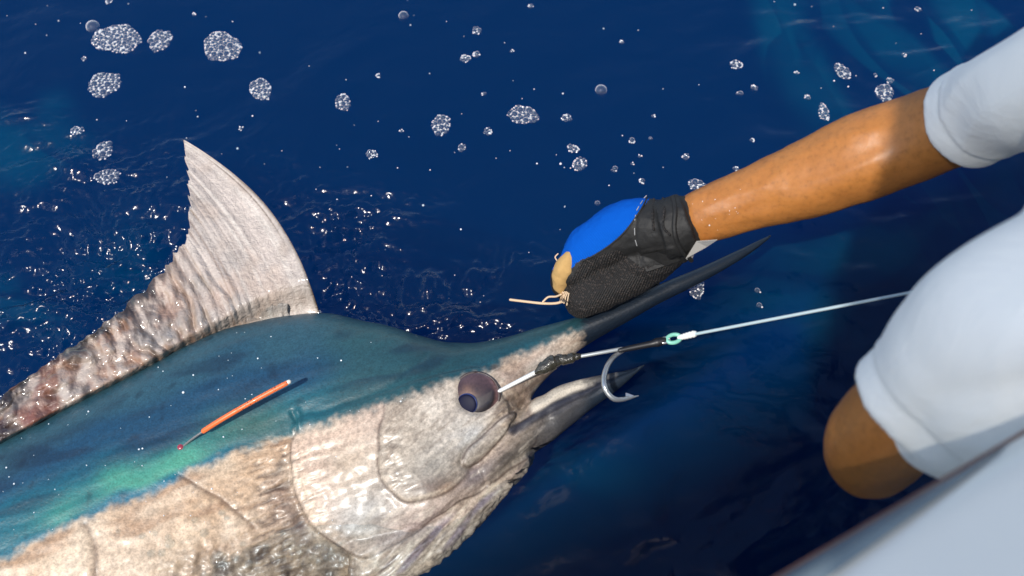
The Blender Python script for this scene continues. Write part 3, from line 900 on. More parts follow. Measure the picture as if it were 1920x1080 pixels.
# tapering dark strip: shade of the gunwale's outer bevel put into colour
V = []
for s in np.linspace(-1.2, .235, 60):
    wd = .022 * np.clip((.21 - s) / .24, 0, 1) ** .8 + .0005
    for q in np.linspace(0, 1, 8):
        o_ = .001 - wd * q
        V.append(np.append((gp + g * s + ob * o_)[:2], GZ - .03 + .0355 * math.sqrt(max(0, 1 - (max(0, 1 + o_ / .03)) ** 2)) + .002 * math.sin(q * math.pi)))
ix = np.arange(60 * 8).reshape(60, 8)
mesh_obj('bevel_shade_strip', np.array(V), np.stack([ix[:-1, :-1], ix[1:, :-1], ix[1:, 1:], ix[:-1, 1:]], -1).reshape(-1, 4), M['bevel_shade'], boat)
pp_, r2 = resample([gp + g * s + ob * .000 + np.array([0, 0, -.032]) for s in (-1.5, -.5, .2, .9, 2)], [.0035] * 5, 6)
V, F = tube(pp_, r2, 12); mesh_obj('edge_trim', V, F, M['trim'], boat)

# unseen cloth on posts, added above the camera to shade person and boat
m, N, L = new_mat('added_shade_cloth'); out = N['Material Output']; N.remove(N['Principled BSDF'])
df = N.new('ShaderNodeBsdfDiffuse'); df.inputs[0].default_value = (.85, .84, .82, 1); tl = N.new('ShaderNodeBsdfTranslucent'); tl.inputs[0].default_value = (.96, .92, .86, 1)
mx = N.new('ShaderNodeMixShader'); mx.inputs[0].default_value = .95; L.new(df.outputs[0], mx.inputs[1]); L.new(tl.outputs[0], mx.inputs[2]); tp = N.new('ShaderNodeBsdfTransparent'); mo = N.new('ShaderNodeMixShader'); mo.inputs[0].default_value = .19
L.new(mx.outputs[0], mo.inputs[1]); L.new(tp.outputs[0], mo.inputs[2]); L.new(mo.outputs[0], out.inputs['Surface'])
M['added_shade'] = m
def on_added_shade(p, z=2.1): return p + SUN * ((z - p[2]) / SUN[2])
qa = on_added_shade(PD(1668, 235, 1.25)); qb = on_added_shade(PD(1540, 850, 1.05)); qc = on_added_shade(W(1430, 1080, .62))
dr = qa - qb; dr /= np.linalg.norm(dr)
c0 = qa + dr * .07; c3 = qb - dr * .5; c1 = c0 + g * 1.6; c2 = c3 + g * 1.6
av = []
for a_ in np.linspace(0, 1, 14):
    for b_ in np.linspace(0, 1, 14):
        p = (c0 * (1 - b_) + c3 * b_) * (1 - a_) + (c1 * (1 - b_) + c2 * b_) * a_
        av.append(p + np.array([0, 0, .05 * math.sin(a_ * math.pi) * math.sin(b_ * math.pi)]))
ix = np.arange(196).reshape(14, 14)
mesh_obj('added_shade', np.array(av), np.stack([ix[:-1, :-1], ix[:-1, 1:], ix[1:, 1:], ix[1:, :-1]], -1).reshape(-1, 4), M['added_shade'], boat)
M['post'] = plain('added_post', (.6, .6, .6), .25, metal=.9)  # posts added to carry the unseen cloth
for sx_ in (.55, 1.75):
    for oo in (-.5, -.95):
        bp = gp + g * sx_ + ob * oo
        V, F = tube(np.array([[bp[0], bp[1], .1], [bp[0], bp[1], 2.12]]), [.02, .02], 12); mesh_obj('post', V, F, M['post'], boat)

# ------------------------------------------------------------------ person
m, N, L = new_mat('tanned_skin'); b = N['Principled BSDF']
set_p(b, rough=.44, spec=.5, sss=.10, sssr=(.8, .3, .12), ssss=.004)
v_ = objvec(N, L); t = ntex(N, L, 11, 6, .62, v_, .5); t2 = ntex(N, L, 160, 3, .6, v_)
cc = nmix(N, L, 'MIX', t.outputs[0], (.29, .100, .020), (.50, .200, .045))
sp = nramp(N, L, t2.outputs[0], [(.25, .70), (.45, .94), (.7, 1.05)])
L.new(nmix(N, L, 'MULTIPLY', 1.0, cc, sp), b.inputs['Base Color'])
t3 = ntex(N, L, 500, 3, .6, v_)
L.new(nbump(N, L, t3.outputs[0], .25, .0008), b.inputs['Normal']); M['skin'] = m
m, N, L = new_mat('white_jersey'); b = N['Principled BSDF']; set_p(b, rough=.85, sheen=.2)
v_ = objvec(N, L); t = ntex(N, L, 9, 5, .6, v_, .8)
L.new(nmix(N, L, 'MIX', t.outputs[0], (.91, .885, .80), (.94, .915, .84)), b.inputs['Base Color'])
wv = N.new('ShaderNodeTexWave'); wv.inputs['Scale'].default_value = 420; L.new(v_, wv.inputs['Vector'])
L.new(nbump(N, L, wv.outputs['Fac'], .12, .0006, nbump(N, L, t.outputs[0], .5, .012)), b.inputs['Normal']); M['jersey'] = m
M['shorts'] = plain('navy_cloth', (.03, .05, .10), .8)
M['hair'] = plain('dark_hair', (.015, .01, .008), .6)

def hw(px, depth): return px * depth / FPX
arm1 = [(1307, 410, 1.36, 51), (1412, 371, 1.335, 60), (1510, 338, 1.31, 74), (1620, 293, 1.275, 85), (1720, 257, 1.245, 83), (1830, 216, 1.18, 80), (1960, 168, 1.10, 86), (2120, 130, 1.02, 100)]
a1 = [PD(x, y, d) for x, y, d, w_ in arm1]; r1 = [hw(w_, d) for x, y, d, w_ in arm1]
arm2 = [(2090, 530, .84, 150), (1930, 595, .87, 128), (1795, 695, .92, 112), (1705, 775, .97, 108), (1640, 826, 1.03, 92), (1640, 856, 1.09, 78), (1712, 800, 1.13, 74), (1775, 735, 1.15, 62), (1812, 690, 1.16, 50)]
a2 = [PD(x, y, d) for x, y, d, w_ in arm2]; r2_ = [hw(w_, d) for x, y, d, w_ in arm2]
sh1 = a1[-1]; sh2 = a2[0]
neck_p = (sh1 + sh2) / 2 + np.array([.06, .02, .03])
hips = np.array([.98, -.62, .82])
chest = neck_p * .62 + hips * .38; 
wrist = a1[0]
# hand (five fingers) closed on the bill
def Z_(px, py, z): return W(px, py, z)
hand = dict(
    palm=([wrist, Z_(1240, 425, .150), Z_(1180, 428, .132), Z_(1115, 466, .108), Z_(1078, 505, .092)], [.031, .034, .037, .034, .024]),
    heel=([wrist * .6 + Z_(1265, 450, .13) * .4, Z_(1240, 472, .114), Z_(1190, 494, .098)], [.028, .030, .029]),
    thumb=([Z_(1226, 486, .098), Z_(1172, 517, .085), Z_(1126, 542, .077), Z_(1092, 563, .071)], [.030, .0295, .0285, .0235]),
    index=([Z_(1095, 480, .10), Z_(1068, 505, .09), Z_(1056, 530, .07), Z_(1075, 556, .045), Z_(1100, 572, .025)], [.024, .020, .017, .014, .012]),
    middle=([Z_(1120, 440, .105), Z_(1085, 460, .075), Z_(1082, 500, .035), Z_(1110, 545, .010), Z_(1140, 566, .008)], [.022, .018, .016, .014, .012]),
    ring=([Z_(1160, 410, .11), Z_(1125, 430, .070), Z_(1125, 480, .025), Z_(1155, 530, .005), Z_(1185, 552, .008)], [.022, .018, .016, .014, .012]),
    little=([Z_(1195, 400, .115), Z_(1165, 415, .078), Z_(1170, 465, .030), Z_(1200, 512, .010), Z_(1222, 532, .012)], [.020, .017, .015, .013, .011]),
)
hand_tubes = {}
for k_, (p_, r_) in hand.items():
    hand_tubes[k_] = resample(p_, r_, 6)
body = []
p_, r_ = resample(a1, r1, 8); body.append(tube(p_, r_, 24))
p_, r_ = resample(a2, r2_, 8); body.append(tube(p_, r_, 24))
for k_, (p_, r_) in hand_tubes.items(): body.append(tube(p_, r_ * .80, 14))
p_, r_ = resample([neck_p, chest, hips * .75 + chest * .25, hips], [.10, .135, .13, .14], 8); body.append(tube(p_, r_, 28))
p_, r_ = resample([sh1, neck_p + np.array([0, 0, .01]), sh2], [.055, .075, .06], 8); body.append(tube(p_, r_, 20))
headc = np.array([.60, -.02, .84])
p_, r_ = resample([neck_p, neck_p * .5 + headc * .5, headc + np.array([0, 0, -.03])], [.062, .055, .055], 6); body.append(tube(p_, r_, 18))
fdir = np.array([-.72, .42, -.55]); fdir /= np.linalg.norm(fdir)
V, F = dome(headc, np.array([.3, -.25, .9]), .082, .115, 24, 16, True); body.append((V, [f for f in F] + [tuple(range(16 * 24 + 23, 16 * 24 - 1, -1))]))
updir = np.array([.3, -.25, .9]); updir /= np.linalg.norm(updir); sdir = np.cross(fdir, updir); sdir /= np.linalg.norm(sdir)
fd = np.cross(updir, sdir); fd /= np.linalg.norm(fd)
body.append(tube([headc + fd * .075 + updir * .01, headc + fd * .10 - updir * .018], [.010, .013], 10))
body.append(tube([headc + fd * .05 - updir * .085, headc + fd * .062 - updir * .08], [.030, .028], 12))
for s in (-1, 1):
    body.append(tube([headc + sdir * s * .082 + updir * .02, headc + sdir * s * .086 - updir * .03], [.012, .009], 8))
# second hand: a fist on the leader
h2 = a2[-1]; fw2 = a2[-1] - a2[-2]; fw2 /= np.linalg.norm(fw2)
lead_dir = PD(1860, 516, 1.16) - W(1300, 627, .08); lead_dir /= np.linalg.norm(lead_dir)
p_, r_ = resample([h2, h2 + fw2 * .045, h2 + fw2 * .085], [.026, .034, .030], 5); body.append(tube(p_, r_, 16))
sd2 = np.cross(fw2, np.array([0, 0, 1.0])); sd2 /= np.linalg.norm(sd2)
for q, ln in zip((-1.3, -.45, .4, 1.2), (.9, 1, .95, .8)):
    b_ = h2 + fw2 * .085 + sd2 * q * .018
    p_, r_ = resample([b_, b_ + fw2 * .030 * ln - np.array([0, 0, .018]), b_ + fw2 * .012 - np.array([0, 0, .042 * ln]), b_ - fw2 * .018 - np.array([0, 0, .036])], [.0115, .010, .0095, .009], 5)
    body.append(tube(p_, r_, 10))
p_, r_ = resample([h2 + fw2 * .03 - sd2 * .028, h2 + fw2 * .07 - sd2 * .038 - np.array([0, 0, .02]), h2 + fw2 * .09 - sd2 * .012 - np.array([0, 0, .045])], [.013, .012, .010], 5); body.append(tube(p_, r_, 10))
# legs standing on the deck
for s in (-1, 1):
    hp = hips + g * s * .09 + np.array([0, 0, -.04])
    kn = hp + np.array([0, 0, -.36]) + ob * .08; an = np.array([kn[0] - ob[0] * .1, kn[1] - ob[1] * .1, .17])
    p_, r_ = resample([hp, kn, an], [.085, .055, .040], 8); body.append(tube(p_, r_, 18))
    p_, r_ = resample([an + np.array([0, 0, -.03]), an + ob * .10 + np.array([0, 0, -.045]), an + ob * .19 + np.array([0, 0, -.055])], [.038, .034, .020], 5); body.append(tube(p_, r_, 14))
bc, bf = remesh(body, .0042)
bc = relax(bc, bf, 8)
bn = vnormals(bc, bf); bp_ = proj(bc)
def vein(poly, w_, h_): return h_ * np.exp(-(seg_dist(bp_, smooth_poly(poly, 6, False)) / w_) ** 2)
front = sstep(.0, .4, bn @ -FWD)
bh = vein([(1318, 392), (1362, 372), (1425, 352), (1490, 300), (1560, 262), (1640, 246)], 6, .0011) + vein([(1425, 352), (1480, 352), (1560, 330), (1640, 300)], 6, .0009) + vein([(1362, 372), (1400, 340), (1450, 300)], 5, .0008)
bh += vein([(1305, 372), (1322, 364)], 14, .0030) - vein([(1330, 420), (1390, 400), (1450, 380)], 12, .0014) - vein([(1300, 440), (1350, 430), (1420, 418)], 9, .0012)
bh += vein([(1500, 375), (1580, 345), (1660, 310)], 26, .0030) - vein([(1480, 345), (1560, 312), (1650, 270)], 14, .0016) - vein([(1735, 215), (1752, 262), (1790, 312)], 7, .0018)
bh -= vein([(1288, 380), (1292, 420), (1300, 455)], 4, .0008) 
bc = bc + bn * (front * bh + .0007 * noise(bc, 45, 171) + .0003 * noise(bc, 120, 172))[:, None]
person = mesh_obj('person', bc, bf, M['skin'])
tag(person, 'person in white short-sleeved shirt reaching down to hold the fish\'s bill', 'person')
# hair cap and shorts
V, F = dome(headc + updir * .012 - fd * .012, updir, .088, .112, 28, 12); mesh_obj('hair', V, F, M['hair'], person)
sh = []
p_, r_ = resample([hips * .8 + chest * .2, hips, hips + np.array([0, 0, -.02])], [.142, .155, .14], 6); sh.append(tube(p_, r_, 24))
for s in (-1, 1):
    hp = hips + g * s * .09 + np.array([0, 0, -.04]); kn = hp + np.array([0, 0, -.30]) + ob * .065
    sh.append(tube(np.array([hp, kn]), [.10, .085], 20, caps=False))
sc_, sf_ = remesh(sh, .008); mesh_obj('shorts', relax(sc_, sf_, 3), sf_, M['shorts'], person)

# shirt: torso and two sleeves, open at the hems
def lerp_path(pa, ra, t0, t1, n, grow):
    p, r = resample(pa, ra, 12)
    s = np.linspace(0, 1, len(p)); q = np.linspace(t0, t1, n)
    return np.stack([np.interp(q, s, p[:, k]) for k in range(3)], -1), np.interp(q, s, r) * grow
s1 = [PD(1806, 229, 1.20), PD(1850, 206, 1.165), PD(1950, 165, 1.09), sh1]; s1r = [hw(92, 1.20), hw(98, 1.165), hw(112, 1.09), .072]
s2 = [PD(1700, 770, .955), PD(1748, 722, .935), PD(1812, 662, .90), PD(1925, 592, .86), sh2]; s2r = [hw(122, .955), hw(127, .935), hw(138, .90), hw(166, .86), .080]
shirt = []
p1_, q1_ = resample(s1, s1r, 8); shirt.append(tube(p1_, q1_, 32, caps=False))
p2_, q2_ = resample(s2, s2r, 8); shirt.append(tube(p2_, q2_, 32, caps=False))
p_, r_ = resample([neck_p, chest, hips * .8 + chest * .2, hips * .92 + chest * .08], [.118, .155, .155, .165], 8); shirt.append(tube(p_, r_, 32))
p_, r_ = resample([sh1, neck_p, sh2], [.074, .092, .082], 8); shirt.append(tube(p_, r_, 24))
p_, r_ = resample([PD(1800, 765, .93), PD(1900, 725, .90), PD(2060, 690, .88)], [.062, .085, .11], 6); shirt.append(tube(p_, r_, 24))
tc_, tf_ = remesh(shirt, .0042)
tc_ = relax(tc_, tf_, 6)
tn = vnormals(tc_, tf_)
wq = rot(tc_[:, :2] + .03 * np.stack([noise(tc_, 8, 103), noise(tc_, 8, 104)], -1), 40, .35, 1)
fold = 0.0050 * (1 - 2.2 * np.abs(noise(wq, 17, 101))) * np.clip(.5 + noise(tc_, 6, 105), 0, 1) + 0.0050 * noise(tc_, 12, 102)
ax1 = p1_[1] - p1_[0]; ax1 /= np.linalg.norm(ax1); ax2 = p2_[1] - p2_[0]; ax2 /= np.linalg.norm(ax2)
e1 = (tc_ - p1_[0]) @ ax1; e2 = (tc_ - p2_[0]) @ ax2
n1d = np.linalg.norm(tc_ - p1_[0], axis=1); n2d = np.linalg.norm(tc_ - p2_[0], axis=1)
# stitched hem bands
for e_, nd in ((e1, n1d), (e2, n2d)):
    fold += np.where(nd < .14, 0.0014 * np.exp(-((e_ - .006) / .008) ** 2) - 0.0016 * np.exp(-((e_ - .027) / .0035) ** 2) + .0008 * np.exp(-((e_ - .034) / .003) ** 2), 0) - np.where(nd < .12, fold * sstep(.06, .0, e_) * .7, 0)
tc_ = tc_ + tn * fold[:, None]
mesh_obj('shirt', tc_, tf_, M['jersey'], person)

# glove
m, N, L = new_mat('blue_stretch_knit'); b = N['Principled BSDF']; set_p(b, rough=.9, spec=.05)
v_ = objvec(N, L, (1, 1, 1), (0, 0, R(30))); wv = N.new('ShaderNodeTexWave'); wv.inputs['Scale'].default_value = 170; wv.inputs['Distortion'].default_value = 1.0; L.new(v_, wv.inputs['Vector'])
L.new(nmix(N, L, 'MIX', wv.outputs['Fac'], (.002, .055, .33), (.003, .105, .50)), b.inputs['Base Color'])
L.new(nbump(N, L, wv.outputs['Fac'], .4, .001), b.inputs['Normal']); M['blue'] = m
M['leather'] = plain('wet_black_leather', (.015, .0145, .014), .6, bump=(180, .4, .002), var=.5, vscale=70, spec=.3)
m, N, L = new_mat('black_mesh_knit'); b = N['Principled BSDF']; set_p(b, rough=.75)
v_ = objvec(N, L, (1, 1, 1), (0, 0, R(35))); vo = N.new('ShaderNodeTexVoronoi'); vo.inputs['Scale'].default_value = 330; L.new(v_, vo.inputs['Vector'])
wv = N.new('ShaderNodeTexWave'); wv.inputs['Scale'].default_value = 130; L.new(v_, wv.inputs['Vector'])
f = nramp(N, L, vo.outputs['Distance'], [(.15, 1.0), (.5, 0.0)])
L.new(nmix(N, L, 'MIX', f, (.006, .005, .0045), (.040, .030, .025)), b.inputs['Base Color'])
L.new(nbump(N, L, wv.outputs['Fac'], .6, .0015, nbump(N, L, f, .6, .0015)), b.inputs['Normal']); M['knit'] = m
M['tan'] = plain('tan_suede', (.46, .28, .10), .95, bump=(300, .4, .001), var=.2, vscale=90)
M['string'] = plain('pale_frayed_cord', (.62, .45, .29), .9, var=.2)
M['label'] = plain('white_cloth_label', (.70, .66, .60), .8)
gl_t = [tube(p_, r_, 18) for p_, r_ in hand_tubes.values()]
cuff_p, cuff_r = resample([PD(1240, 432, 1.365), PD(1268, 424, 1.362), PD(1290, 416, 1.36)], [.036, .0375, .038], 5)
gl_t.append(tube(cuff_p, cuff_r, 24, caps=False))
gc, gf = remesh(gl_t, .0022)
gc = relax(gc, gf, 6)
gn = vnormals(gc, gf); gpx = proj(gc)
gh = .0012 * noise(gc, 55, 111) + .0006 * noise(gc, 140, 112)
gh += .0012 * (sdf(gpx, [(1200, 470), (1262, 462), (1300, 488), (1215, 508)]) < 0) - .0015 * np.exp(-(seg_dist(gpx, [(1195, 392), (1190, 440), (1200, 500)]) / 3) ** 2)
gc = gc + gn * gh[:, None]
cen = proj(gc[gf].mean(1)); fz = gn[gf].mean(1)
blue_poly = smooth_poly([(1030, 500), (1040, 470), (1075, 420), (1120, 375), (1190, 350), (1222, 362), (1205, 388), (1175, 430), (1130, 470), (1085, 490), (1062, 512)], 6)
knit_poly = [(1092, 488), (1160, 468), (1200, 500), (1262, 500), (1300, 480), (1320, 520), (1150, 640), (1040, 610), (1052, 545), (1078, 512)]
inb = inside(cen, blue_poly); ink = inside(cen, knit_poly) & ~inb
def sub_mesh(name, mask, mat, parent):
    f_ = gf[mask]; used, inv = np.unique(f_, return_inverse=True)
    return mesh_obj(name, gc[used], inv.reshape(-1, 4), mat, parent)
glove = sub_mesh('glove', ~inb & ~ink, M['leather'], person)
sub_mesh('back_panel', inb, M['blue'], glove)
sub_mesh('knit_thumb', ink, M['knit'], glove)
bvg = BVHTree.FromPolygons([tuple(p) for p in gc], [tuple(f) for f in gf.tolist()])
def ghit(px, py, lift=0.0):
    d = ray(px, py); d /= np.linalg.norm(d)
    r = bvg.ray_cast(Vector(CAM), Vector(d))
    if r[0] is None: return PD(px, py, 1.36)
    n_ = np.array(r[1]); n_ = n_ if n_ @ d < 0 else -n_
    return np.array(r[0]) + n_ * lift
def cord(name, pix, rad, mat, parent, lift=.001, n=6, z=None):
    pts = [ghit(x, y, lift) if z is None else W(x, y, z[i]) for i, (x, y) in enumerate(pix)]
    p, r = resample(pts, [rad] * len(pts), n)
    V, F = tube(p, r, 8); return mesh_obj(name, V, F, mat, parent)
M['stitch'] = plain('grey_stitch', (.30, .30, .30), .6)
cord('seam', [(1213, 372), (1203, 392), (1176, 430), (1148, 456), (1115, 478), (1090, 490)], .0011, M['leather'], glove)
cord('cuff_edge', [(1262, 371), (1266, 395), (1264, 425), (1268, 448), (1280, 472), (1296, 488)], .0030, M['leather'], glove, .0006)
cord('strap_edge', [(1243, 372), (1246, 395), (1244, 425), (1256, 440)], .0016, M['knit'], glove)
cord('strap_edge', [(1226, 375), (1224, 400), (1226, 430)], .0016, M['knit'], glove)
for (xa, ya), (xb, yb) in (((1205, 377), (1201, 383)), ((1198, 388), (1194, 395)), ((1192, 404), (1190, 413)), ((1190, 428), (1191, 440)), ((1192, 450), (1195, 460)), ((1212, 367), (1208, 371))):
    cord('stitch', [(xa, ya), (xb, yb)], .0006, M['stitch'], glove, .0008, 3)
# velcro tab
tabv = [ghit(x, y, .0018) for x, y in ((1198, 478), (1232, 470), (1266, 462), (1276, 486), (1246, 497), (1212, 508))]
tabv2 = [p + np.array([0, 0, -.002]) for p in tabv]
mesh_obj('strap_tab', np.array(tabv + tabv2), [(0, 1, 4, 5), (1, 2, 3, 4), (0, 6, 7, 1), (1, 7, 8, 2), (2, 8, 9, 3), (3, 9, 10, 4), (4, 10, 11, 5), (5, 11, 6, 0)], M['leather'], glove, smooth=False)
# tan leather fingertip, frayed cords
tip_c = [(1064, 482), (1055, 500), (1048, 520), (1047, 540), (1054, 556)]
p_, r_ = resample([ghit(x, y, -.006) for x, y in tip_c], [.009, .0140, .0130, .0100, .0060], 6)
V, F = remesh([tube(p_, r_, 18)], .0018); V = relax(V, F, 3)
V = V + vnormals(V, F) * (.0010 * noise(V, 120, 121))[:, None]
ftip = mesh_obj('leather_fingertip', V, F, M['tan'], glove)
cord('frayed_cord', [(1068, 548), (1062, 560), (1046, 568), (1020, 569), (990, 566), (957, 562)], .0017, M['string'], ftip, z=[.075, .066, .058, .055, .052, .05])
cord('frayed_cord', [(1052, 552), (1042, 556), (1028, 557), (1018, 566)], .0013, M['string'], ftip, z=[.075, .066, .060, .057])
cord('frayed_cord', [(1044, 488), (1041, 482), (1046, 476)], .0009, M['string'], ftip, z=[.095, .097, .1])
for k_ in range(7):
    cord('frayed_cord', [(1056 + k_ * 2.2, 545 + k_), (1054 + k_ * 2.4 + random.uniform(-3, 3), 558), (1050 + k_ * 2.6, 568 + random.uniform(-4, 4))], .0009, M['string'], ftip, .0025)
# white cloth label sticking out of the cuff
q_ = [PD(1286, 484, 1.345), PD(1306, 452, 1.325), PD(1345, 449, 1.325), PD(1326, 462, 1.35), PD(1302, 474, 1.36), PD(1296, 492, 1.37)]
lv = np.array(q_ + [p + np.array([0, 0, -.0012]) for p in q_])
mesh_obj('cloth_label', lv, [(0, 1, 3, 4), (1, 2, 3), (0, 4, 5), (6, 10, 9, 7), (7, 9, 8), (6, 11, 10), (0, 6, 7, 1), (1, 7, 8, 2), (2, 8, 9, 3), (3, 9, 10, 4), (4, 10, 11, 5), (5, 11, 6, 0)], M['label'], glove, smooth=False)

# ------------------------------------------------------------------ hook rig and leader
M['steel'] = plain('bright_steel', (.62, .62, .60), .28, metal=.85, var=.1)
M['bright'] = plain('bright_tin', (.78, .77, .74), .35, metal=.25, var=.03)
M['cable'] = plain('coated_cable', (.34, .36, .36), .4, metal=.3)
M['shrink'] = plain('black_sleeve', (.010, .010, .012), .45)
M['skirt'] = plain('dark_olive_rubber', (.030, .026, .016), .22, bump=(150, .6, .004), var=.5, vscale=80, coat=.8)
M['ring'] = plain('pale_green_plastic', (.22, .55, .42), .35)
M['wrap'] = plain('white_thread', (.78, .78, .74), .8, bump=(400, .6, .002))
m, N, L = new_mat('clear_line'); b = N['Principled BSDF']; set_p(b, color=(.40, .50, .52), rough=.3, coat=.6, coatr=.05); M['line'] = m
rig = bpy.data.objects.new('hook_rig', None); rig.location = W(1168, 657, .07); col.objects.link(rig)
tag(rig, 'big steel hook on a black-sleeved leader running from the fish\'s mouth', 'fishing tackle')
e0, _ = hit(934, 737, .004)
e1_ = W(1012, 694, .058)
V, F = tube(np.array([e0, e1_]), [.0026, .0030], 10); mesh_obj('steel_shank', V, F, M['bright'], rig)
pts = [W(1006, 698, .058), W(1018, 690, .060), W(1035, 680, .062), W(1050, 676, .062), W(1068, 672, .063), W(1085, 668, .064)]
p_, r_ = resample(pts, [.003, .0075, .0095, .0062, .0070, .0035], 8)
r_ = r_ * (1 + .25 * noise(np.column_stack([np.arange(len(r_)) * .7, 0 * r_]), 1, 131))
V, F = tube(p_, r_, 16); V = V + .0015 * np.stack([noise(V, 130, 132), noise(V, 130, 133), noise(V, 130, 134)], -1); mesh_obj('rubber_skirt', V, F, M['skirt'], rig)
V, F = tube(np.array([W(1083, 669, .064), W(1166, 654, .070)]), [.0024, .0024], 10); mesh_obj('cable', V, F, M['cable'], rig)
p_, r_ = resample([W(1162, 657, .070), W(1185, 652, .071), W(1220, 645, .073), W(1232, 642, .074), W(1246, 639, .075)], [.003, .0036, .0042, .0058, .0048], 6)
V, F = tube(p_, r_, 14); mesh_obj('black_sleeve', V, F, M['shrink'], rig)
hk = [(1170, 656), (1152, 668), (1140, 684), (1133, 704), (1133, 722), (1140, 738), (1152, 748), (1166, 749), (1180, 746), (1198, 742)]
p_, r_ = resample([W(x, y, .070 - .004 * abs(i - 4)) for i, (x, y) in enumerate(hk)], [.0028, .0031, .0033, .0034, .0034, .0034, .0033, .0030, .0024, .0003], 8)
V, F = tube(p_, r_, 12, caps=False)
hook = mesh_obj('hook', V, F, M['steel'], rig)
bz = .054
bb = [W(1173, 745, bz), W(1173, 737, bz), W(1190, 743, bz)]
mesh_obj('barb', np.array([p + np.array([0, 0, s * .0014]) for s in (1, -1) for p in bb]), [(0, 1, 2), (5, 4, 3), (0, 3, 4, 1), (1, 4, 5, 2), (2, 5, 3, 0)], M['steel'], hook, smooth=False)
def ring(cx, cy, z, rx, ry, ang, rad, name, mat):
    pts = []
    for a in np.linspace(0, 2 * math.pi, 25):
        u_ = rx * math.cos(a); v2 = ry * math.sin(a); ca, sa = math.cos(R(ang)), math.sin(R(ang))
        pts.append(W(cx + u_ * ca - v2 * sa, cy + u_ * sa + v2 * ca, z))
    V, F = tube(np.array(pts), [rad] * 25, 10, caps=False); return mesh_obj(name, V, F, mat, rig)
ring(1247, 638, .077, 8, 5, -12, .0016, 'hook_eye', M['steel'])
ring(1263, 635, .077, 13, 7.5, -12, .0026, 'plastic_thimble', M['ring'])
p_, r_ = resample([W(1274, 633, .078), W(1286, 630, .079), W(1302, 626, .081)], [.003, .0040, .0044], 8)
r_ = r_ * (1 + .12 * np.sin(np.arange(len(r_)) * 2.3)); V, F = tube(p_, r_, 12); mesh_obj('thread_wrap', V, F, M['wrap'], rig)
lp = [W(1300, 627, .081), PD(1700, 550, 1.23), PD(1862, 518, 1.165)]
V, F = tube(np.array([lp[0], lp[0] * .5 + lp[1] * .5, lp[1], lp[2]]), [.0021, .0020, .0019, .0018], 10); mesh_obj('leader_line', V, F, M['line'], rig)

# ------------------------------------------------------------------ foam and bubbles
m, N, L = new_mat('bubble_film'); M['film'] = m
N.remove(N['Principled BSDF']); out = N['Material Output']
lw = N.new('ShaderNodeLayerWeight'); lw.inputs['Blend'].default_value = .5
rf = nramp(N, L, lw.outputs['Facing'], [(.25, .03), (.55, .16), (.74, .85), (1.0, .95)])
df = N.new('ShaderNodeBsdfDiffuse'); df.inputs[0].default_value = (.92, .93, .92, 1)
tr = N.new('ShaderNodeBsdfTransparent'); gl = N.new('ShaderNodeBsdfGlossy'); gl.inputs['Roughness'].default_value = .06
m1 = N.new('ShaderNodeMixShader'); L.new(rf, m1.inputs[0]); L.new(tr.outputs[0], m1.inputs[1]); L.new(df.outputs[0], m1.inputs[2])
m2 = N.new('ShaderNodeMixShader'); m2.inputs[0].default_value = .07; L.new(m1.outputs[0], m2.inputs[1]); L.new(gl.outputs[0], m2.inputs[2])
L.new(m2.outputs[0], out.inputs['Surface'])
m, N, L = new_mat('froth'); M['froth'] = m
N.remove(N['Principled BSDF']); out = N['Material Output']
lw = N.new('ShaderNodeLayerWeight'); lw.inputs['Blend'].default_value = .5
rf = nramp(N, L, lw.outputs['Facing'], [(.05, .50), (.35, .92), (.8, .97), (1.0, .98)])
df = N.new('ShaderNodeBsdfDiffuse'); df.inputs[0].default_value = (.92, .93, .92, 1); tr = N.new('ShaderNodeBsdfTransparent'); gl = N.new('ShaderNodeBsdfGlossy'); gl.inputs['Roughness'].default_value = .1
m1 = N.new('ShaderNodeMixShader'); L.new(rf, m1.inputs[0]); L.new(tr.outputs[0], m1.inputs[1]); L.new(df.outputs[0], m1.inputs[2])
m2 = N.new('ShaderNodeMixShader'); m2.inputs[0].default_value = .06; L.new(m1.outputs[0], m2.inputs[1]); L.new(gl.outputs[0], m2.inputs[2])
L.new(m2.outputs[0], out.inputs['Surface'])
m, N, L = new_mat('clear_bubble'); M['clear'] = m
N.remove(N['Principled BSDF']); out = N['Material Output']
lw = N.new('ShaderNodeLayerWeight'); lw.inputs['Blend'].default_value = .5
rf = nramp(N, L, lw.outputs['Facing'], [(.4, .04), (.8, .2), (1.0, .7)])
gl = N.new('ShaderNodeBsdfGlossy'); gl.inputs['Roughness'].default_value = .04; tr = N.new('ShaderNodeBsdfTransparent'); tr.inputs[0].default_value = (.93, .96, .97, 1)
mx = N.new('ShaderNodeMixShader'); L.new(rf, mx.inputs[0]); L.new(tr.outputs[0], mx.inputs[1]); L.new(gl.outputs[0], mx.inputs[2]); L.new(mx.outputs[0], out.inputs['Surface'])

def hemi(c, r, seg, rings, squash=.8):
    V = [c + np.array([0, 0, r * squash])]; F = []
    for i in range(1, rings + 1):
        th = math.pi / 2 * i / rings
        for j in range(seg):
            ph = 2 * math.pi * j / seg
            V.append(c + np.array([r * math.sin(th) * math.cos(ph), r * math.sin(th) * math.sin(ph), r * squash * math.cos(th)]))
    for j in range(seg): F.append((0, 1 + j, 1 + (j + 1) % seg))
    for i in range(rings - 1):
        for j in range(seg):
            a = 1 + i * seg + j; b_ = 1 + i * seg + (j + 1) % seg
            F.append((a, a + seg, b_ + seg, b_))
    return np.array(V), F

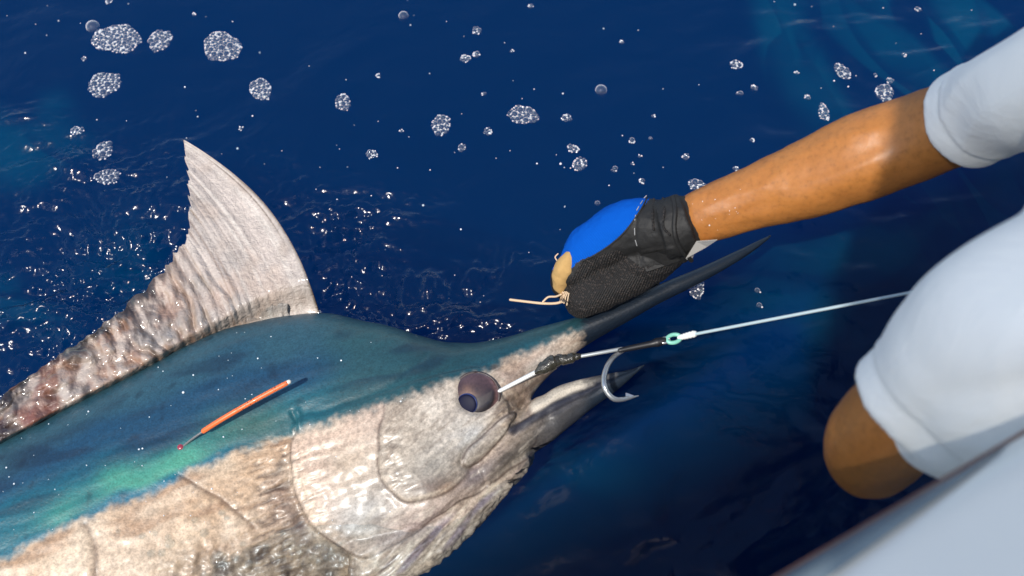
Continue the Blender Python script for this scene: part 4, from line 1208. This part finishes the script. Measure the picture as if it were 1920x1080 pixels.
foams = [  # px, py, width, height, angle, big bubbles, label
    (221, 77, 88, 60, 8, 2, 'largest oval raft of fine white foam floating on the blue water'),
    (301, 78, 46, 42, 0, 3, 'rounded foam raft drifting between the largest raft and the pear-shaped one'),
    (416, 87, 80, 54, 28, 8, 'pear-shaped foam raft dotted with many dark bubbles'),
    (196, 159, 66, 46, -28, 5, 'slanting oval foam raft floating next to the largest raft'),
    (489, 168, 38, 48, -30, 4, 'leaning foam oval drifting close to the pear-shaped raft'),
    (644, 196, 28, 36, -20, 3, 'small upright foam oval adrift alone between larger rafts in open water'),
    (827, 236, 34, 44, 5, 4, 'upright foam oval with a group of four larger bubbles in its centre'),
    (981, 214, 58, 36, 25, 5, 'wedge-shaped foam raft with two big bubbles at its broad end'),
    (145, 246, 25, 17, 0, 2, 'little flat foam oval drifting close to the round bubbly raft'),
    (192, 281, 38, 34, 0, 7, 'round coarse foam raft of large bubbles near the fin tip'),
    (202, 331, 52, 28, -8, 5, 'flat foam oval nearest the ruffled water beside the fin'),
    (1308, 346, 34, 24, 20, 6, 'coarse foam raft partly hidden behind the forearm'),
    (1087, 308, 26, 28, 15, 1, 'foam ring round one large bubble off the blue knuckles of the glove'),
    (1075, 280, 24, 17, 20, 1, 'little crescent of foam next to the foam ring'),
    (1582, 129, 25, 35, -30, 3, 'slanting foam oval with an open bubbly middle beyond the forearm'),
    (1660, 171, 36, 34, 20, 5, 'half foam, half large-bubble raft touching the outline of the arm'),
    (1545, 210, 21, 34, -5, 2, 'dense narrow foam oval floating just off the forearm'),
    (1305, 540, 30, 46, 0, 4, 'faint teardrop of bubbles sunk beside the bill'),
]
small = [(894, 60, 19), (873, 113, 20), (893, 105, 14), (915, 246, 17), (866, 277, 18), (1062, 222, 20), (1152, 319, 13), (1671, 146, 15), (1514, 181, 12), (1495, 133, 10), (1380, 123, 23),
         (1415, 162, 14), (1387, 173, 12), (1286, 293, 14), (1185, 266, 13), (1204, 338, 13), (710, 146, 11), (698, 293, 22), (995, 12, 11), (1722, 15, 12), (1698, 101, 10), (907, 177, 9), (754, 250, 9), (453, 243, 11),
         (1220, 261, 8), (1200, 294, 9), (1186, 308, 9), (1166, 77, 9), (1411, 262, 10), (1381, 315, 12), (1225, 219, 8), (1645, 134, 8), (160, 112, 11), (365, 28, 9), (205, 4, 14), (1420, 548, 12), (1424, 575, 12), (1120, 380, 12), (960, 97, 9)]
def foam_patch(px, py, w_, h_, ang, nbig, label, group=None, name='foam_patch', seed=0):
    rs = np.random.default_rng(seed + int(px * 7 + py))
    c = W(px, py, 0); c[2] = water_z(c[0], c[1]) + .0006
    k = 1.0 / FPX * np.linalg.norm((c - CAM) @ FWD)
    hx = w_ / 2 * k; hy = h_ / 2 * k / .82
    a = R(-ang); ca, sa = math.cos(a), math.sin(a)
    phs = rs.uniform(0, 6.28, 3)
    def edge_r(t): return 1 + .07 * math.sin(2 * t + phs[0]) + .06 * math.sin(3 * t + phs[1]) + .045 * math.sin(5 * t + phs[2]) + .03 * math.sin(9 * t + phs[0])
    placed = []
    rmin = .00125
    target = [(.0044, nbig)] if w_ > 30 else [(.0034, nbig)]
    area = hx * hy * math.pi
    target += [(.0030, int(area / .00009)), (.0023, int(area / .00003)), (rmin, int(area / .0000062))]
    for r0, cnt in target:
        for _ in range(cnt):
            for tr_ in range(14):
                t = rs.uniform(0, 6.283); q = math.sqrt(rs.uniform(0, 1))
                r = r0 * rs.uniform(.8, 1.25)
                u_ = q * math.cos(t) * edge_r(t) * (hx - r * .7); v2 = q * math.sin(t) * edge_r(t) * (hy - r * .7)
                x, y = u_ * ca - v2 * sa, u_ * sa + v2 * ca
                if all((x - X_) ** 2 + (y - Y_) ** 2 > (.86 * (r + r2)) ** 2 for X_, Y_, r2 in placed):
                    placed.append((x, y, r)); break
    parts_s = []; big = []
    for (x, y, r) in placed:
        if r > .0034 and w_ > 24: big.append((x, y, r)); continue
        parts_s.append((hemi(np.array([x, y, 0]), r, 8, 4), 0 if r < .0016 else 1))
    V, F = join([q[0] for q in parts_s])
    o = mesh_obj(name, V, F, M['froth']); o.data.materials.append(M['film'])
    o.data.polygons.foreach_set('material_index', np.concatenate([np.full(len(q[0][1]), q[1]) for q in parts_s]).astype(np.int32))
    o.location = c
    for (x, y, r) in big:
        V, F = hemi(np.array([x, y, 0]), r, 16, 6); bo = mesh_obj('bubble', V, F, M['film']); bo.parent = o
    tag(o, label, 'foam', group)
    return o
for k_, f_ in enumerate(foams): foam_patch(*f_, group='foam rafts on the water')
for px, py, s in small:
    foam_patch(px, py, s, s * .85, random.uniform(-40, 40), 1 if s > 11 else 0, 'tiny clump of a few clear bubbles scattered on the open water', 'tiny bubble clumps', name='bubble_clump')
def bubble(c, r, label, group, name='bubble', mat='film', sq=.85):
    V, F = hemi(np.zeros(3), r, 20, 8, sq); o = mesh_obj(name, V, F, M[mat]); o.location = c
    return tag(o, label, 'bubble', group)
for px, py, r, lb in ((1127, 169, .0088, 'single large clear bubble afloat on the open water beyond the glove'), (757, 33, .0078, 'single clear bubble with a little froth at its foot, alone in open water'), (175, 52, .0105, 'dark clear bubble clinging to the largest foam raft')):
    c = W(px, py, 0); c[2] = water_z(c[0], c[1]) + .0005
    bubble(c, r, lb, 'single large bubbles')
bel = [(318, 1020, 9), (283, 1038, 7), (303, 1037, 7), (383, 1000, 8), (315, 1008, 6), (290, 1000, 5), (410, 1050, 16), (365, 975, 6), (222, 997, 5), (267, 1005, 6), (440, 1045, 8), (540, 1030, 9), (560, 1045, 12), (600, 1035, 8), (620, 1050, 14), (520, 1060, 8), (580, 1068, 10), (650, 1066, 9), (470, 1062, 8), (500, 1030, 6), (530, 1000, 5), (640, 1030, 6), (605, 1068, 6), (455, 1020, 5), (416, 962, 6), (425, 972, 5)]
for px, py, r in bel:
    p, n_ = hit(px, py)
    p = p.copy(); p[2] = max(p[2], water_z(p[0], p[1]) if p[2] < .004 else p[2])
    bubble(p + np.array([0, 0, .0004]), r / 1500, 'clear air bubble resting on the wet beige belly', 'bubbles on the belly', mat='clear')
# fine spray drops and specks of air, beyond counting
drops = []
rs = np.random.default_rng(5)
spk = plain('white_speck', (.72, .78, .82), .35, var=.05, coat=.5)
for _ in range(170):
    px, py = rs.uniform(0, 1900), rs.uniform(0, 640)
    if py > 560 - .9 * max(0, 420 - px) and px < 600 and py > 300: continue
    if px > 1250 and py > 200: continue
    r = rs.choice([.0007, .0010, .0014, .0019], p=[.45, .33, .16, .06])
    c = W(px, py, 0); dz = 0 if rs.uniform() < .6 else -rs.uniform(.02, .12)
    c = W(px, py, dz); c[2] = c[2] + (water_z(c[0], c[1]) if dz == 0 else 0)
    V, F = dome(c, np.array([0, 0, 1.0]), r, r, 8, 5, True); drops.append((V, F))
for _ in range(90):
    px, py = rs.uniform(0, 760), rs.uniform(620, 1000)
    d = ray(px, py); d /= np.linalg.norm(d)
    r0 = bvh.ray_cast(Vector(CAM), Vector(d))
    if r0[0] is None: continue
    r = rs.choice([.0005, .0008, .0012, .0018], p=[.5, .3, .15, .05])
    V, F = dome(np.array(r0[0]) + np.array([0, 0, r * .4]), np.array([0, 0, 1.0]), r, r * .7, 8, 5, True); drops.append((V, F))
bvp = BVHTree.FromPolygons([tuple(p) for p in bc], [tuple(f) for f in bf.tolist()])
for _ in range(26):
    px, py = rs.normal(1335, 45), rs.normal(410, 34)
    d = ray(px, py); d /= np.linalg.norm(d)
    r0 = bvp.ray_cast(Vector(CAM), Vector(d))
    if r0[0] is None: continue
    r = rs.choice([.0004, .0006, .0009], p=[.6, .3, .1])
    V, F = dome(np.array(r0[0]), np.array(r0[1]) if r0[1].dot(Vector(d)) < 0 else -np.array(r0[1]), r, r * .6, 8, 5, True); drops.append((V, F))
V, F = join(drops)
so = mesh_obj('spray_drops', V, F, spk)
tag(so, 'fine white spray drops and specks of air over water and fish', 'spray', kind='stuff')
